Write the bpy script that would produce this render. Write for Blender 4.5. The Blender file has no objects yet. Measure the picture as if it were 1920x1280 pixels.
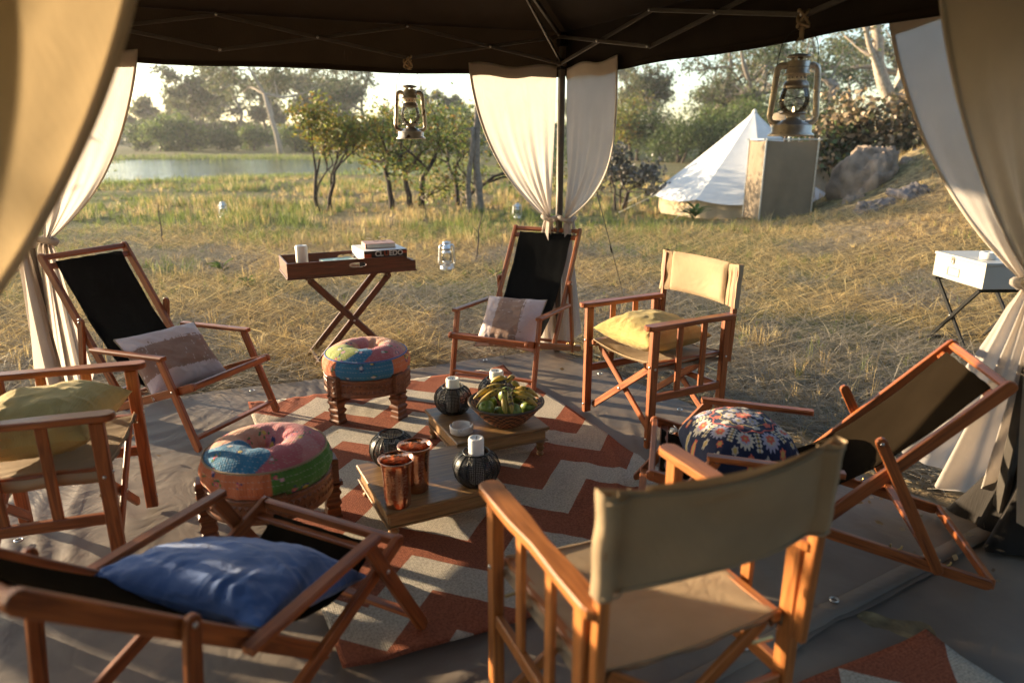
import bpy, math, random
import numpy as np
from mathutils import Vector, Matrix, Quaternion

SC = bpy.context.scene
COL = SC.collection
R = math.radians

# ---------------------------------------------------------------- camera
cam_d = bpy.data.cameras.new('camera')
cam = bpy.data.objects.new('camera', cam_d); COL.objects.link(cam)
cam.location = (0, 0, 1.6)
cam.rotation_euler = (R(90 - 16.2), 0, 0)
cam_d.sensor_width = 36.0
cam_d.lens = 1300 / 1920 * 36
cam_d.clip_start = 0.05
cam_d.clip_end = 3000
cam_d.dof.use_dof = True
cam_d.dof.focus_distance = 4.0
cam_d.dof.aperture_fstop = 1.7
SC.camera = cam

# ---------------------------------------------------------------- sky, sun, exposure
SUN_EL = R(8.5)
SUN_AZ = R(-67.0)             # measured from +Y towards +X (negative = to the left)
SUN_DIR = Vector((math.sin(SUN_AZ) * math.cos(SUN_EL), math.cos(SUN_AZ) * math.cos(SUN_EL), math.sin(SUN_EL)))
world = bpy.data.worlds.new('World'); SC.world = world
world.use_nodes = True
wn = world.node_tree; wn.nodes.clear()
w_out = wn.nodes.new('ShaderNodeOutputWorld')
w_bg = wn.nodes.new('ShaderNodeBackground')
w_sky = wn.nodes.new('ShaderNodeTexSky')
w_sky.sky_type = 'NISHITA'
w_sky.sun_disc = False
w_sky.sun_elevation = SUN_EL
w_sky.sun_rotation = SUN_AZ
w_sky.altitude = 900
w_sky.air_density = 1.0
w_sky.dust_density = 2.0
w_sky.ozone_density = 1.0
w_bg.inputs['Strength'].default_value = 0.13
wn.links.new(w_sky.outputs[0], w_bg.inputs[0])
wn.links.new(w_bg.outputs[0], w_out.inputs[0])

sun_d = bpy.data.lights.new('sun', 'SUN')
sun_d.energy = 5.0
sun_d.angle = R(0.55)
sun_d.color = (1.0, 0.79, 0.52)
sun = bpy.data.objects.new('sun', sun_d); COL.objects.link(sun)
sun.rotation_euler = SUN_DIR.to_track_quat('Z', 'Y').to_euler()
sun.location = SUN_DIR * 60

SC.view_settings.view_transform = 'Standard'
SC.view_settings.look = 'None'
SC.view_settings.exposure = 1.8
SC.view_settings.gamma = 1.0
SC.view_settings.use_curve_mapping = False
SC.render.engine = 'CYCLES'
SC.cycles.use_denoising = True
SC.cycles.max_bounces = 8
SC.cycles.diffuse_bounces = 3
SC.cycles.glossy_bounces = 3
SC.cycles.transmission_bounces = 4
SC.cycles.transparent_max_bounces = 12
SC.cycles.volume_bounces = 0
SC.cycles.sample_clamp_indirect = 6.0
SC.cycles.caustics_reflective = False
SC.cycles.caustics_refractive = False

rng = np.random.default_rng(11)
random.seed(5)

# ---------------------------------------------------------------- materials
MATS = {}
def _new(name):
    m = bpy.data.materials.new(name); m.use_nodes = True
    nt = m.node_tree; nt.nodes.clear()
    out = nt.nodes.new('ShaderNodeOutputMaterial')
    MATS[name] = m
    return m, nt, out
def N(nt, t, **kw):
    n = nt.nodes.new(t)
    for k, v in kw.items():
        if k in n.inputs: n.inputs[k].default_value = v
        else: setattr(n, k, v)
    return n
def L(nt, a, b): nt.links.new(a, b)
def rgb(c): return (c[0], c[1], c[2], 1.0)

def obj_coord(nt, scale=(1, 1, 1), jitter=True):
    tc = N(nt, 'ShaderNodeTexCoord')
    mp = N(nt, 'ShaderNodeMapping')
    mp.inputs['Scale'].default_value = scale
    if jitter:
        oi = N(nt, 'ShaderNodeObjectInfo')
        mul = N(nt, 'ShaderNodeMath', operation='MULTIPLY'); mul.inputs[1].default_value = 37.0
        L(nt, oi.outputs['Random'], mul.inputs[0])
        add = N(nt, 'ShaderNodeVectorMath', operation='ADD')
        L(nt, tc.outputs['Object'], add.inputs[0]); L(nt, mul.outputs[0], add.inputs[1])
        L(nt, add.outputs[0], mp.inputs['Vector'])
    else:
        L(nt, tc.outputs['Object'], mp.inputs['Vector'])
    return mp.outputs[0]

def ramp(nt, fac, stops):
    r = N(nt, 'ShaderNodeValToRGB')
    e = r.color_ramp.elements
    while len(e) < len(stops): e.new(0.5)
    for i, (p, c) in enumerate(stops):
        e[i].position = p; e[i].color = rgb(c) if len(c) == 3 else c
    L(nt, fac, r.inputs[0])
    return r.outputs[0]

def bump(nt, h, strength=0.3, dist=0.01, normal=None):
    b = N(nt, 'ShaderNodeBump'); b.inputs['Strength'].default_value = strength; b.inputs['Distance'].default_value = dist
    L(nt, h, b.inputs['Height'])
    if normal is not None: L(nt, normal, b.inputs['Normal'])
    return b.outputs[0]

def wood(name, dark, light, rough=0.42, scale=1.0):
    m, nt, out = _new(name)
    v = obj_coord(nt, (2.2 * scale, 34 * scale, 34 * scale))
    n1 = N(nt, 'ShaderNodeTexNoise'); n1.inputs['Scale'].default_value = 1.6; n1.inputs['Detail'].default_value = 6; n1.inputs['Distortion'].default_value = 1.2
    L(nt, v, n1.inputs['Vector'])
    v2 = obj_coord(nt, (5, 5, 5))
    n2 = N(nt, 'ShaderNodeTexNoise'); n2.inputs['Scale'].default_value = 1.1; n2.inputs['Detail'].default_value = 3
    L(nt, v2, n2.inputs['Vector'])
    mid = tuple((a + b) / 2 for a, b in zip(dark, light))
    c = ramp(nt, n1.outputs[0], [(0.30, dark), (0.52, mid), (0.72, light)])
    hsv = N(nt, 'ShaderNodeHueSaturation')
    mr = N(nt, 'ShaderNodeMapRange'); mr.inputs[3].default_value = 0.72; mr.inputs[4].default_value = 1.28
    L(nt, n2.outputs[0], mr.inputs[0]); L(nt, mr.outputs[0], hsv.inputs['Value']); L(nt, c, hsv.inputs['Color'])
    p = N(nt, 'ShaderNodeBsdfPrincipled'); L(nt, hsv.outputs[0], p.inputs['Base Color'])
    mr2 = N(nt, 'ShaderNodeMapRange'); mr2.inputs[3].default_value = rough - .08; mr2.inputs[4].default_value = rough + .2
    L(nt, n1.outputs[0], mr2.inputs[0]); L(nt, mr2.outputs[0], p.inputs['Roughness'])
    L(nt, bump(nt, n1.outputs[0], 0.12, 0.003), p.inputs['Normal'])
    L(nt, p.outputs[0], out.inputs[0])
    return m

def plain(name, col, rough=0.6, metal=0.0, vary=0.15, vscale=12, bstr=0.0, bscale=80, spec=0.5, wear=None):
    m, nt, out = _new(name)
    v = obj_coord(nt)
    n1 = N(nt, 'ShaderNodeTexNoise'); n1.inputs['Scale'].default_value = vscale; n1.inputs['Detail'].default_value = 5
    L(nt, v, n1.inputs['Vector'])
    lo = tuple(max(0, c * (1 - vary)) for c in col); hi = tuple(min(1, c * (1 + vary)) for c in col)
    c = ramp(nt, n1.outputs[0], [(0.3, lo), (0.7, hi)] if not wear else [(0.3, lo), (0.6, hi), (0.68, wear)])
    p = N(nt, 'ShaderNodeBsdfPrincipled'); L(nt, c, p.inputs['Base Color'])
    p.inputs['Metallic'].default_value = metal
    p.inputs['Specular IOR Level'].default_value = spec
    mr = N(nt, 'ShaderNodeMapRange'); mr.inputs[3].default_value = max(0.03, rough - .1); mr.inputs[4].default_value = min(1, rough + .1)
    L(nt, n1.outputs[0], mr.inputs[0]); L(nt, mr.outputs[0], p.inputs['Roughness'])
    if bstr:
        n2 = N(nt, 'ShaderNodeTexNoise'); n2.inputs['Scale'].default_value = bscale; n2.inputs['Detail'].default_value = 4
        L(nt, v, n2.inputs['Vector'])
        L(nt, bump(nt, n2.outputs[0], bstr, 0.004), p.inputs['Normal'])
    L(nt, p.outputs[0], out.inputs[0])
    return m

def weave_h(nt, v, sc):
    w1 = N(nt, 'ShaderNodeTexWave', bands_direction='X'); w1.inputs['Scale'].default_value = sc
    w2 = N(nt, 'ShaderNodeTexWave', bands_direction='Y'); w2.inputs['Scale'].default_value = sc
    L(nt, v, w1.inputs[0]); L(nt, v, w2.inputs[0])
    mx = N(nt, 'ShaderNodeMath', operation='MULTIPLY'); L(nt, w1.outputs['Fac'], mx.inputs[0]); L(nt, w2.outputs['Fac'], mx.inputs[1])
    return mx.outputs[0]

def cloth(name, col, rough=0.85, trans=0.0, vary=0.12, vscale=6, weave=60, wstr=0.25, wrinkle=0.35, wscale=9, attr=False, sheen=0.1, spec=0.25):
    """woven cloth: base colour (or the colour attribute), weave and wrinkle relief, light shining through by 'trans'"""
    m, nt, out = _new(name)
    v = obj_coord(nt)
    n1 = N(nt, 'ShaderNodeTexNoise'); n1.inputs['Scale'].default_value = vscale; n1.inputs['Detail'].default_value = 5
    L(nt, v, n1.inputs['Vector'])
    if attr:
        at = N(nt, 'ShaderNodeAttribute', attribute_name='col')
        hsv = N(nt, 'ShaderNodeHueSaturation')
        mr = N(nt, 'ShaderNodeMapRange'); mr.inputs[3].default_value = 1 - vary; mr.inputs[4].default_value = 1 + vary
        L(nt, n1.outputs[0], mr.inputs[0]); L(nt, mr.outputs[0], hsv.inputs['Value']); L(nt, at.outputs['Color'], hsv.inputs['Color'])
        c = hsv.outputs[0]
    else:
        lo = tuple(x * (1 - vary) for x in col); hi = tuple(min(1, x * (1 + vary)) for x in col)
        c = ramp(nt, n1.outputs[0], [(0.3, lo), (0.7, hi)])
    wh = weave_h(nt, v, weave)
    nb = bump(nt, wh, wstr, 0.002)
    n3 = N(nt, 'ShaderNodeTexNoise'); n3.inputs['Scale'].default_value = wscale; n3.inputs['Detail'].default_value = 3; n3.inputs['Distortion'].default_value = 0.8
    L(nt, v, n3.inputs['Vector'])
    nb = bump(nt, n3.outputs[0], wrinkle, 0.02, nb)
    p = N(nt, 'ShaderNodeBsdfPrincipled'); L(nt, c, p.inputs['Base Color']); L(nt, nb, p.inputs['Normal'])
    p.inputs['Roughness'].default_value = rough; p.inputs['Specular IOR Level'].default_value = spec
    p.inputs['Sheen Weight'].default_value = sheen
    if trans > 0:
        t = N(nt, 'ShaderNodeBsdfTranslucent'); L(nt, c, t.inputs[0]); L(nt, nb, t.inputs['Normal'])
        mx = N(nt, 'ShaderNodeMixShader'); mx.inputs[0].default_value = trans
        L(nt, p.outputs[0], mx.inputs[1]); L(nt, t.outputs[0], mx.inputs[2]); L(nt, mx.outputs[0], out.inputs[0])
    else:
        L(nt, p.outputs[0], out.inputs[0])
    return m

def leafmat(name, trans=0.35, rough=0.55, vary=0.25, spec=0.35):
    m, nt, out = _new(name)
    at = N(nt, 'ShaderNodeAttribute', attribute_name='col')
    p = N(nt, 'ShaderNodeBsdfPrincipled'); L(nt, at.outputs['Color'], p.inputs['Base Color'])
    p.inputs['Roughness'].default_value = rough; p.inputs['Specular IOR Level'].default_value = spec
    t = N(nt, 'ShaderNodeBsdfTranslucent'); L(nt, at.outputs['Color'], t.inputs[0])
    mx = N(nt, 'ShaderNodeMixShader'); mx.inputs[0].default_value = trans
    L(nt, p.outputs[0], mx.inputs[1]); L(nt, t.outputs[0], mx.inputs[2]); L(nt, mx.outputs[0], out.inputs[0])
    return m

wood('teak', (0.135, 0.031, 0.008), (0.43, 0.130, 0.032), 0.38)
wood('teak_pale', (0.23, 0.072, 0.016), (0.56, 0.205, 0.050), 0.36)
wood('mahogany', (0.060, 0.016, 0.008), (0.17, 0.050, 0.020), 0.36)
wood('table_wood', (0.15, 0.075, 0.026), (0.42, 0.235, 0.09), 0.38, 0.7)
wood('carved_wood', (0.085, 0.026, 0.010), (0.27, 0.088, 0.028), 0.42, 1.4)
cloth('black_canvas', (0.008, 0.008, 0.008), rough=1, weave=90, wrinkle=0.2, sheen=0.0, spec=.0)
cloth('black_canvas_lit', (0.015, 0.0105, 0.0065), rough=1, weave=90, wrinkle=0.2, sheen=0.0, spec=.0)  # black sling canvas with the brown of grazing sunlight put into its colour
cloth('tan_canvas', (0.375, 0.27, 0.165), weave=80, wrinkle=0.45, wscale=6, vary=0.18, vscale=4, trans=0.04, sheen=0.0)
cloth('muslin', (0.61, 0.545, 0.48), weave=70, wstr=0.12, wrinkle=0.30, wscale=7, trans=0.54, vary=0.05, sheen=0.1)
cloth('muslin_hem', (0.60, 0.52, 0.43), weave=70, wstr=0.12, wrinkle=0.30, wscale=9, trans=0.22, vary=0.05, sheen=0.1)
cloth('brown_canopy', (0.030, 0.019, 0.011), weave=60, wrinkle=0.35, wscale=3, trans=0.05, sheen=0.0)
cloth('muslin_shade_tint', (0.62, 0.525, 0.41), weave=70, wstr=0.12, wrinkle=0.30, wscale=6, trans=0.48, vary=0.06, sheen=0.0)  # same curtain cloth, its tan stands in for shade on it
cloth('muslin_backlit_tint', (0.50, 0.37, 0.21), weave=70, wstr=0.12, wrinkle=0.30, wscale=6, trans=0.42, vary=0.06, sheen=0.0)  # same curtain cloth, ochre of shade and light shining through put into colour
cloth('yellow_weave', (0.46, 0.345, 0.12), weave=38, wstr=0.7, wrinkle=0.5, wscale=8)
cloth('blue_cotton', (0.045, 0.125, 0.36), weave=80, wrinkle=0.6, wscale=10, sheen=0.3)
cloth('printed_cotton', (1, 1, 1), attr=True, weave=55, wstr=0.3, wrinkle=0.3, wscale=12, vary=0.08)
cloth('quilted_cotton', (1, 1, 1), attr=True, weave=30, wstr=0.55, wrinkle=0.45, wscale=14, vary=0.1)
cloth('tent_white', (0.80, 0.79, 0.76), weave=20, wrinkle=0.3, wscale=2, trans=0.12, vary=0.04)
cloth('screen_tan', (0.23, 0.175, 0.115), weave=20, wrinkle=0.35, wscale=2.5, trans=0.05, vary=0.06)
cloth('tent_tan', (0.47, 0.37, 0.24), weave=20, wrinkle=0.4, wscale=2.5, trans=0.08, vary=0.06)
cloth('dark_tarp', (0.018, 0.014, 0.011), weave=30, wrinkle=0.5, wscale=5)
plain('dark_steel', (0.11, 0.095, 0.08), 0.45, 0.3)
plain('black_metal', (0.012, 0.012, 0.012), 0.38, 0.5, bstr=0.1)
plain('steel', (0.55, 0.53, 0.50), 0.30, 1.0)
plain('brass', (0.55, 0.38, 0.15), 0.35, 1.0)
plain('lantern_bronze', (0.74, 0.67, 0.56), 0.32, 0.40, vary=0.25, vscale=18, bstr=0.08, wear=(0.15, 0.08, 0.05))
plain('lantern_dark', (0.44, 0.39, 0.34), 0.3, 0.45, vary=0.3)
plain('galvanised', (0.62, 0.63, 0.64), 0.35, 0.9, vary=0.15, vscale=30)
plain('wax', (0.90, 0.84, 0.72), 0.45, 0, vary=0.04)
plain('wax_white', (0.90, 0.88, 0.84), 0.45, 0, vary=0.04)
plain('wick', (0.02, 0.018, 0.015), 0.9)
plain('ceramic', (0.74, 0.70, 0.64), 0.28, vary=0.04)
plain('box_paint', (0.42, 0.395, 0.35), 0.40, vary=0.05, vscale=5)
plain('rope', (0.42, 0.31, 0.19), 0.95, bstr=0.6, bscale=150)
plain('cord', (0.05, 0.045, 0.04), 0.8)
plain('paper', (0.78, 0.74, 0.66), 0.8, vary=0.05)
plain('book_cover', (0.38, 0.22, 0.17), 0.6, vary=0.12)
plain('game_black', (0.030, 0.016, 0.014), 0.4, vary=0.3)
plain('game_red', (0.36, 0.055, 0.018), 0.4, vary=0.3)
plain('game_white', (0.75, 0.70, 0.64), 0.45, vary=0.05)
plain('magazine', (0.13, 0.21, 0.15), 0.35, vary=0.9, vscale=26, wear=(0.62, 0.62, 0.6))
plain('bark_dark', (0.060, 0.042, 0.032), 0.95, vary=0.45, vscale=18, bstr=0.9, bscale=30)
plain('bark_grey', (0.20, 0.165, 0.135), 0.95, vary=0.35, vscale=12, bstr=0.9, bscale=25)
plain('bark_pale', (0.34, 0.28, 0.225), 0.95, vary=0.30, vscale=9, bstr=0.8, bscale=20)
plain('boulder_earth', (0.25, 0.185, 0.135), 0.97, vary=0.45, vscale=4.0, bstr=1.0, bscale=9)
plain('boulder_grey', (0.17, 0.145, 0.135), 0.97, vary=0.35, vscale=5.0, bstr=1.0, bscale=18)
plain('dry_stick', (0.10, 0.075, 0.055), 0.9, vary=0.3)
plain('flesh_green', (0.15, 0.205, 0.035), 0.42, vary=0.45, vscale=9, wear=(0.40, 0.25, 0.07))
leafmat('leaf', 0.45)
leafmat('leaf_gloss', 0.22, 0.5, spec=0.5)
leafmat('grass', 0.40, 0.6, spec=0.2)

def m_glass():
    m, nt, out = _new('lantern_glass')
    tr = N(nt, 'ShaderNodeBsdfTransparent'); tr.inputs[0].default_value = (0.93, 0.95, 0.94, 1)
    gl = N(nt, 'ShaderNodeBsdfGlossy'); gl.inputs['Roughness'].default_value = 0.05
    fr = N(nt, 'ShaderNodeFresnel'); fr.inputs[0].default_value = 1.5
    v = obj_coord(nt)
    n = N(nt, 'ShaderNodeTexNoise'); n.inputs['Scale'].default_value = 60; n.inputs['Detail'].default_value = 6; L(nt, v, n.inputs['Vector'])
    df = N(nt, 'ShaderNodeBsdfDiffuse'); df.inputs[0].default_value = (0.7, 0.68, 0.62, 1)
    mr = N(nt, 'ShaderNodeMapRange'); mr.inputs[1].default_value = 0.5; mr.inputs[2].default_value = 0.8; mr.inputs[3].default_value = 0.04; mr.inputs[4].default_value = 0.22
    L(nt, n.outputs[0], mr.inputs[0])
    m1 = N(nt, 'ShaderNodeMixShader'); L(nt, fr.outputs[0], m1.inputs[0]); L(nt, tr.outputs[0], m1.inputs[1]); L(nt, gl.outputs[0], m1.inputs[2])
    m2 = N(nt, 'ShaderNodeMixShader'); L(nt, mr.outputs[0], m2.inputs[0]); L(nt, m1.outputs[0], m2.inputs[1]); L(nt, df.outputs[0], m2.inputs[2])
    L(nt, m2.outputs[0], out.inputs[0])
m_glass()
def m_flame():
    m, nt, out = _new('flame')
    e = N(nt, 'ShaderNodeEmission'); e.inputs[0].default_value = (1, 0.62, 0.25, 1); e.inputs[1].default_value = 4.0
    L(nt, e.outputs[0], out.inputs[0])
m_flame()
def m_copper():
    m, nt, out = _new('hammered_copper')
    v = obj_coord(nt)
    vo = N(nt, 'ShaderNodeTexVoronoi', feature='SMOOTH_F1'); vo.inputs['Scale'].default_value = 130; L(nt, v, vo.inputs['Vector'])
    n = N(nt, 'ShaderNodeTexNoise'); n.inputs['Scale'].default_value = 14; n.inputs['Detail'].default_value = 4; L(nt, v, n.inputs['Vector'])
    c = ramp(nt, n.outputs[0], [(0.3, (0.62, 0.27, 0.15)), (0.7, (0.85, 0.43, 0.27))])
    p = N(nt, 'ShaderNodeBsdfPrincipled'); L(nt, c, p.inputs['Base Color']); p.inputs['Metallic'].default_value = 1; p.inputs['Roughness'].default_value = 0.16
    L(nt, bump(nt, vo.outputs['Distance'], 0.25, 0.003), p.inputs['Normal']); L(nt, p.outputs[0], out.inputs[0])
m_copper()
def m_perforated():
    m, nt, out = _new('pierced_metal')
    uv = N(nt, 'ShaderNodeAttribute', attribute_name='pierce')
    sep = N(nt, 'ShaderNodeSeparateXYZ'); L(nt, uv.outputs['Vector'], sep.inputs[0])
    def cell(sock, k):
        a = N(nt, 'ShaderNodeMath', operation='MULTIPLY'); a.inputs[1].default_value = k; L(nt, sock, a.inputs[0])
        f = N(nt, 'ShaderNodeMath', operation='FRACT'); L(nt, a.outputs[0], f.inputs[0])
        s = N(nt, 'ShaderNodeMath', operation='SUBTRACT'); s.inputs[1].default_value = 0.5; L(nt, f.outputs[0], s.inputs[0])
        q = N(nt, 'ShaderNodeMath', operation='MULTIPLY'); L(nt, s.outputs[0], q.inputs[0]); L(nt, s.outputs[0], q.inputs[1])
        return q.outputs[0]
    ad = N(nt, 'ShaderNodeMath', operation='ADD'); L(nt, cell(sep.outputs[0], 1), ad.inputs[0]); L(nt, cell(sep.outputs[1], 1), ad.inputs[1])
    gt = N(nt, 'ShaderNodeMath', operation='LESS_THAN'); gt.inputs[1].default_value = 0.105; L(nt, ad.outputs[0], gt.inputs[0])
    p = N(nt, 'ShaderNodeBsdfPrincipled'); p.inputs['Base Color'].default_value = (0.012, 0.012, 0.013, 1); p.inputs['Metallic'].default_value = 0.4; p.inputs['Roughness'].default_value = 0.4
    tr = N(nt, 'ShaderNodeBsdfTransparent')
    mx = N(nt, 'ShaderNodeMixShader'); L(nt, gt.outputs[0], mx.inputs[0]); L(nt, p.outputs[0], mx.inputs[1]); L(nt, tr.outputs[0], mx.inputs[2]); L(nt, mx.outputs[0], out.inputs[0])
m_perforated()
def m_rug():
    m, nt, out = _new('chevron_rug')
    tc = N(nt, 'ShaderNodeTexCoord')
    # slight wobble so the woven edges are not ruler straight
    nz = N(nt, 'ShaderNodeTexNoise'); nz.inputs['Scale'].default_value = 9; nz.inputs['Detail'].default_value = 4; L(nt, tc.outputs['Object'], nz.inputs['Vector'])
    nzs = N(nt, 'ShaderNodeMath', operation='MULTIPLY_ADD'); nzs.inputs[1].default_value = 0.016; nzs.inputs[2].default_value = -0.008; L(nt, nz.outputs[0], nzs.inputs[0])
    sep = N(nt, 'ShaderNodeSeparateXYZ'); L(nt, tc.outputs['Object'], sep.inputs[0])
    xo = N(nt, 'ShaderNodeMath', operation='ADD'); xo.inputs[1].default_value = 9.5; L(nt, sep.outputs[0], xo.inputs[0])
    pp = N(nt, 'ShaderNodeMath', operation='PINGPONG'); pp.inputs[1].default_value = 0.2375; L(nt, xo.outputs[0], pp.inputs[0])
    y1 = N(nt, 'ShaderNodeMath', operation='ADD'); L(nt, sep.outputs[1], y1.inputs[0]); L(nt, pp.outputs[0], y1.inputs[1])
    y2 = N(nt, 'ShaderNodeMath', operation='ADD'); L(nt, y1.outputs[0], y2.inputs[0]); L(nt, nzs.outputs[0], y2.inputs[1])
    sc = N(nt, 'ShaderNodeMath', operation='MULTIPLY_ADD'); sc.inputs[1].default_value = 1 / 0.48; sc.inputs[2].default_value = 20.04; L(nt, y2.outputs[0], sc.inputs[0])
    fr = N(nt, 'ShaderNodeMath', operation='FRACT'); L(nt, sc.outputs[0], fr.inputs[0])
    gt = N(nt, 'ShaderNodeMath', operation='GREATER_THAN'); gt.inputs[1].default_value = 0.5; L(nt, fr.outputs[0], gt.inputs[0])
    n2 = N(nt, 'ShaderNodeTexNoise'); n2.inputs['Scale'].default_value = 130; n2.inputs['Detail'].default_value = 2; L(nt, tc.outputs['Object'], n2.inputs['Vector'])
    red = ramp(nt, n2.outputs[0], [(0.3, (0.21, 0.055, 0.026)), (0.7, (0.42, 0.130, 0.064))])
    wht = ramp(nt, n2.outputs[0], [(0.3, (0.38, 0.33, 0.26)), (0.7, (0.68, 0.60, 0.49))])
    mx = N(nt, 'ShaderNodeMix', data_type='RGBA'); L(nt, gt.outputs[0], mx.inputs[0]); L(nt, wht, mx.inputs[6]); L(nt, red, mx.inputs[7])
    w1 = N(nt, 'ShaderNodeTexWave', bands_direction='X'); w1.inputs['Scale'].default_value = 42; L(nt, tc.outputs['Object'], w1.inputs[0])
    w2 = N(nt, 'ShaderNodeTexWave', bands_direction='Y'); w2.inputs['Scale'].default_value = 34; L(nt, tc.outputs['Object'], w2.inputs[0])
    mu = N(nt, 'ShaderNodeMath', operation='MULTIPLY'); L(nt, w1.outputs['Fac'], mu.inputs[0]); L(nt, w2.outputs['Fac'], mu.inputs[1])
    ad = N(nt, 'ShaderNodeMath', operation='ADD'); L(nt, mu.outputs[0], ad.inputs[0]); L(nt, n2.outputs[0], ad.inputs[1])
    n5 = N(nt, 'ShaderNodeTexNoise'); n5.inputs['Scale'].default_value = 2.5; n5.inputs['Detail'].default_value = 4; L(nt, tc.outputs['Object'], n5.inputs['Vector'])
    mr = N(nt, 'ShaderNodeMapRange'); mr.inputs[3].default_value = 0.78; mr.inputs[4].default_value = 1.18; L(nt, n5.outputs[0], mr.inputs[0])
    hs = N(nt, 'ShaderNodeHueSaturation'); L(nt, mr.outputs[0], hs.inputs['Value']); L(nt, mx.outputs[2], hs.inputs['Color'])
    p = N(nt, 'ShaderNodeBsdfPrincipled'); L(nt, hs.outputs[0], p.inputs['Base Color']); p.inputs['Roughness'].default_value = 0.9; p.inputs['Specular IOR Level'].default_value = 0.2
    L(nt, bump(nt, ad.outputs[0], 0.9, 0.006), p.inputs['Normal']); L(nt, p.outputs[0], out.inputs[0])
m_rug()
def m_sheet():
    m, nt, out = _new('ground_sheet_canvas')
    tc = N(nt, 'ShaderNodeTexCoord')
    n1 = N(nt, 'ShaderNodeTexNoise'); n1.inputs['Scale'].default_value = 1.7; n1.inputs['Detail'].default_value = 7; L(nt, tc.outputs['Object'], n1.inputs['Vector'])
    n2 = N(nt, 'ShaderNodeTexNoise'); n2.inputs['Scale'].default_value = 5; n2.inputs['Detail'].default_value = 3; n2.inputs['Distortion'].default_value = 1.5; L(nt, tc.outputs['Object'], n2.inputs['Vector'])
    n3 = N(nt, 'ShaderNodeTexNoise'); n3.inputs['Scale'].default_value = 160; L(nt, tc.outputs['Object'], n3.inputs['Vector'])
    c = ramp(nt, n1.outputs[0], [(0.28, (0.115, 0.090, 0.070)), (0.5, (0.175, 0.137, 0.105)), (0.70, (0.255, 0.20, 0.145))])
    p = N(nt, 'ShaderNodeBsdfPrincipled'); L(nt, c, p.inputs['Base Color']); p.inputs['Specular IOR Level'].default_value = 0.35
    mr = N(nt, 'ShaderNodeMapRange'); mr.inputs[3].default_value = 0.50; mr.inputs[4].default_value = 0.75; L(nt, n1.outputs[0], mr.inputs[0]); L(nt, mr.outputs[0], p.inputs['Roughness'])
    nb = bump(nt, n3.outputs[0], 0.15, 0.001); L(nt, bump(nt, n2.outputs[0], 0.35, 0.02, nb), p.inputs['Normal'])
    L(nt, p.outputs[0], out.inputs[0])
m_sheet()
def m_ground():
    m, nt, out = _new('dry_ground')
    tc = N(nt, 'ShaderNodeTexCoord')
    n1 = N(nt, 'ShaderNodeTexNoise'); n1.inputs['Scale'].default_value = 0.5; n1.inputs['Detail'].default_value = 8; L(nt, tc.outputs['Object'], n1.inputs['Vector'])
    n2 = N(nt, 'ShaderNodeTexNoise'); n2.inputs['Scale'].default_value = 9; n2.inputs['Detail'].default_value = 6; L(nt, tc.outputs['Object'], n2.inputs['Vector'])
    straw = ramp(nt, n2.outputs[0], [(0.30, (0.085, 0.062, 0.040)), (0.5, (0.22, 0.16, 0.092)), (0.7, (0.40, 0.30, 0.16))])
    green = ramp(nt, n2.outputs[0], [(0.30, (0.050, 0.062, 0.020)), (0.5, (0.11, 0.125, 0.040)), (0.7, (0.20, 0.19, 0.070))])
    at = N(nt, 'ShaderNodeAttribute', attribute_name='green')
    sm = N(nt, 'ShaderNodeMath', operation='ADD'); L(nt, at.outputs['Fac'], sm.inputs[0])
    md = N(nt, 'ShaderNodeMath', operation='MULTIPLY_ADD'); md.inputs[1].default_value = 1.6; md.inputs[2].default_value = -0.8; L(nt, n1.outputs[0], md.inputs[0]); L(nt, md.outputs[0], sm.inputs[1])
    sm.use_clamp = True
    mx = N(nt, 'ShaderNodeMix', data_type='RGBA'); L(nt, sm.outputs[0], mx.inputs[0]); L(nt, straw, mx.inputs[6]); L(nt, green, mx.inputs[7])
    p = N(nt, 'ShaderNodeBsdfPrincipled'); L(nt, mx.outputs[2], p.inputs['Base Color']); p.inputs['Roughness'].default_value = 0.97; p.inputs['Specular IOR Level'].default_value = 0.1
    L(nt, bump(nt, n2.outputs[0], 1.0, 0.05), p.inputs['Normal']); L(nt, p.outputs[0], out.inputs[0])
m_ground()
def m_water():
    m, nt, out = _new('pond_water')
    tc = N(nt, 'ShaderNodeTexCoord')
    mp = N(nt, 'ShaderNodeMapping'); mp.inputs['Scale'].default_value = (0.6, 1.6, 1); L(nt, tc.outputs['Object'], mp.inputs['Vector'])
    n = N(nt, 'ShaderNodeTexNoise'); n.inputs['Scale'].default_value = 1.2; n.inputs['Detail'].default_value = 4; L(nt, mp.outputs[0], n.inputs['Vector'])
    n2 = N(nt, 'ShaderNodeTexNoise'); n2.inputs['Scale'].default_value = 0.9; n2.inputs['Detail'].default_value = 7; L(nt, mp.outputs[0], n2.inputs['Vector'])
    p = N(nt, 'ShaderNodeBsdfPrincipled'); p.inputs['Base Color'].default_value = (0.018, 0.018, 0.012, 1); p.inputs['Roughness'].default_value = 0.05; p.inputs['IOR'].default_value = 1.33
    L(nt, bump(nt, n.outputs[0], 1.0, 0.10), p.inputs['Normal'])
    w = N(nt, 'ShaderNodeBsdfPrincipled'); w.inputs['Base Color'].default_value = (0.10, 0.13, 0.035, 1); w.inputs['Roughness'].default_value = 0.8
    th = N(nt, 'ShaderNodeMapRange'); th.inputs[1].default_value = 0.70; th.inputs[2].default_value = 0.72; L(nt, n2.outputs[0], th.inputs[0])
    mx = N(nt, 'ShaderNodeMixShader'); L(nt, th.outputs[0], mx.inputs[0]); L(nt, p.outputs[0], mx.inputs[1]); L(nt, w.outputs[0], mx.inputs[2]); L(nt, mx.outputs[0], out.inputs[0])
m_water()
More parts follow.
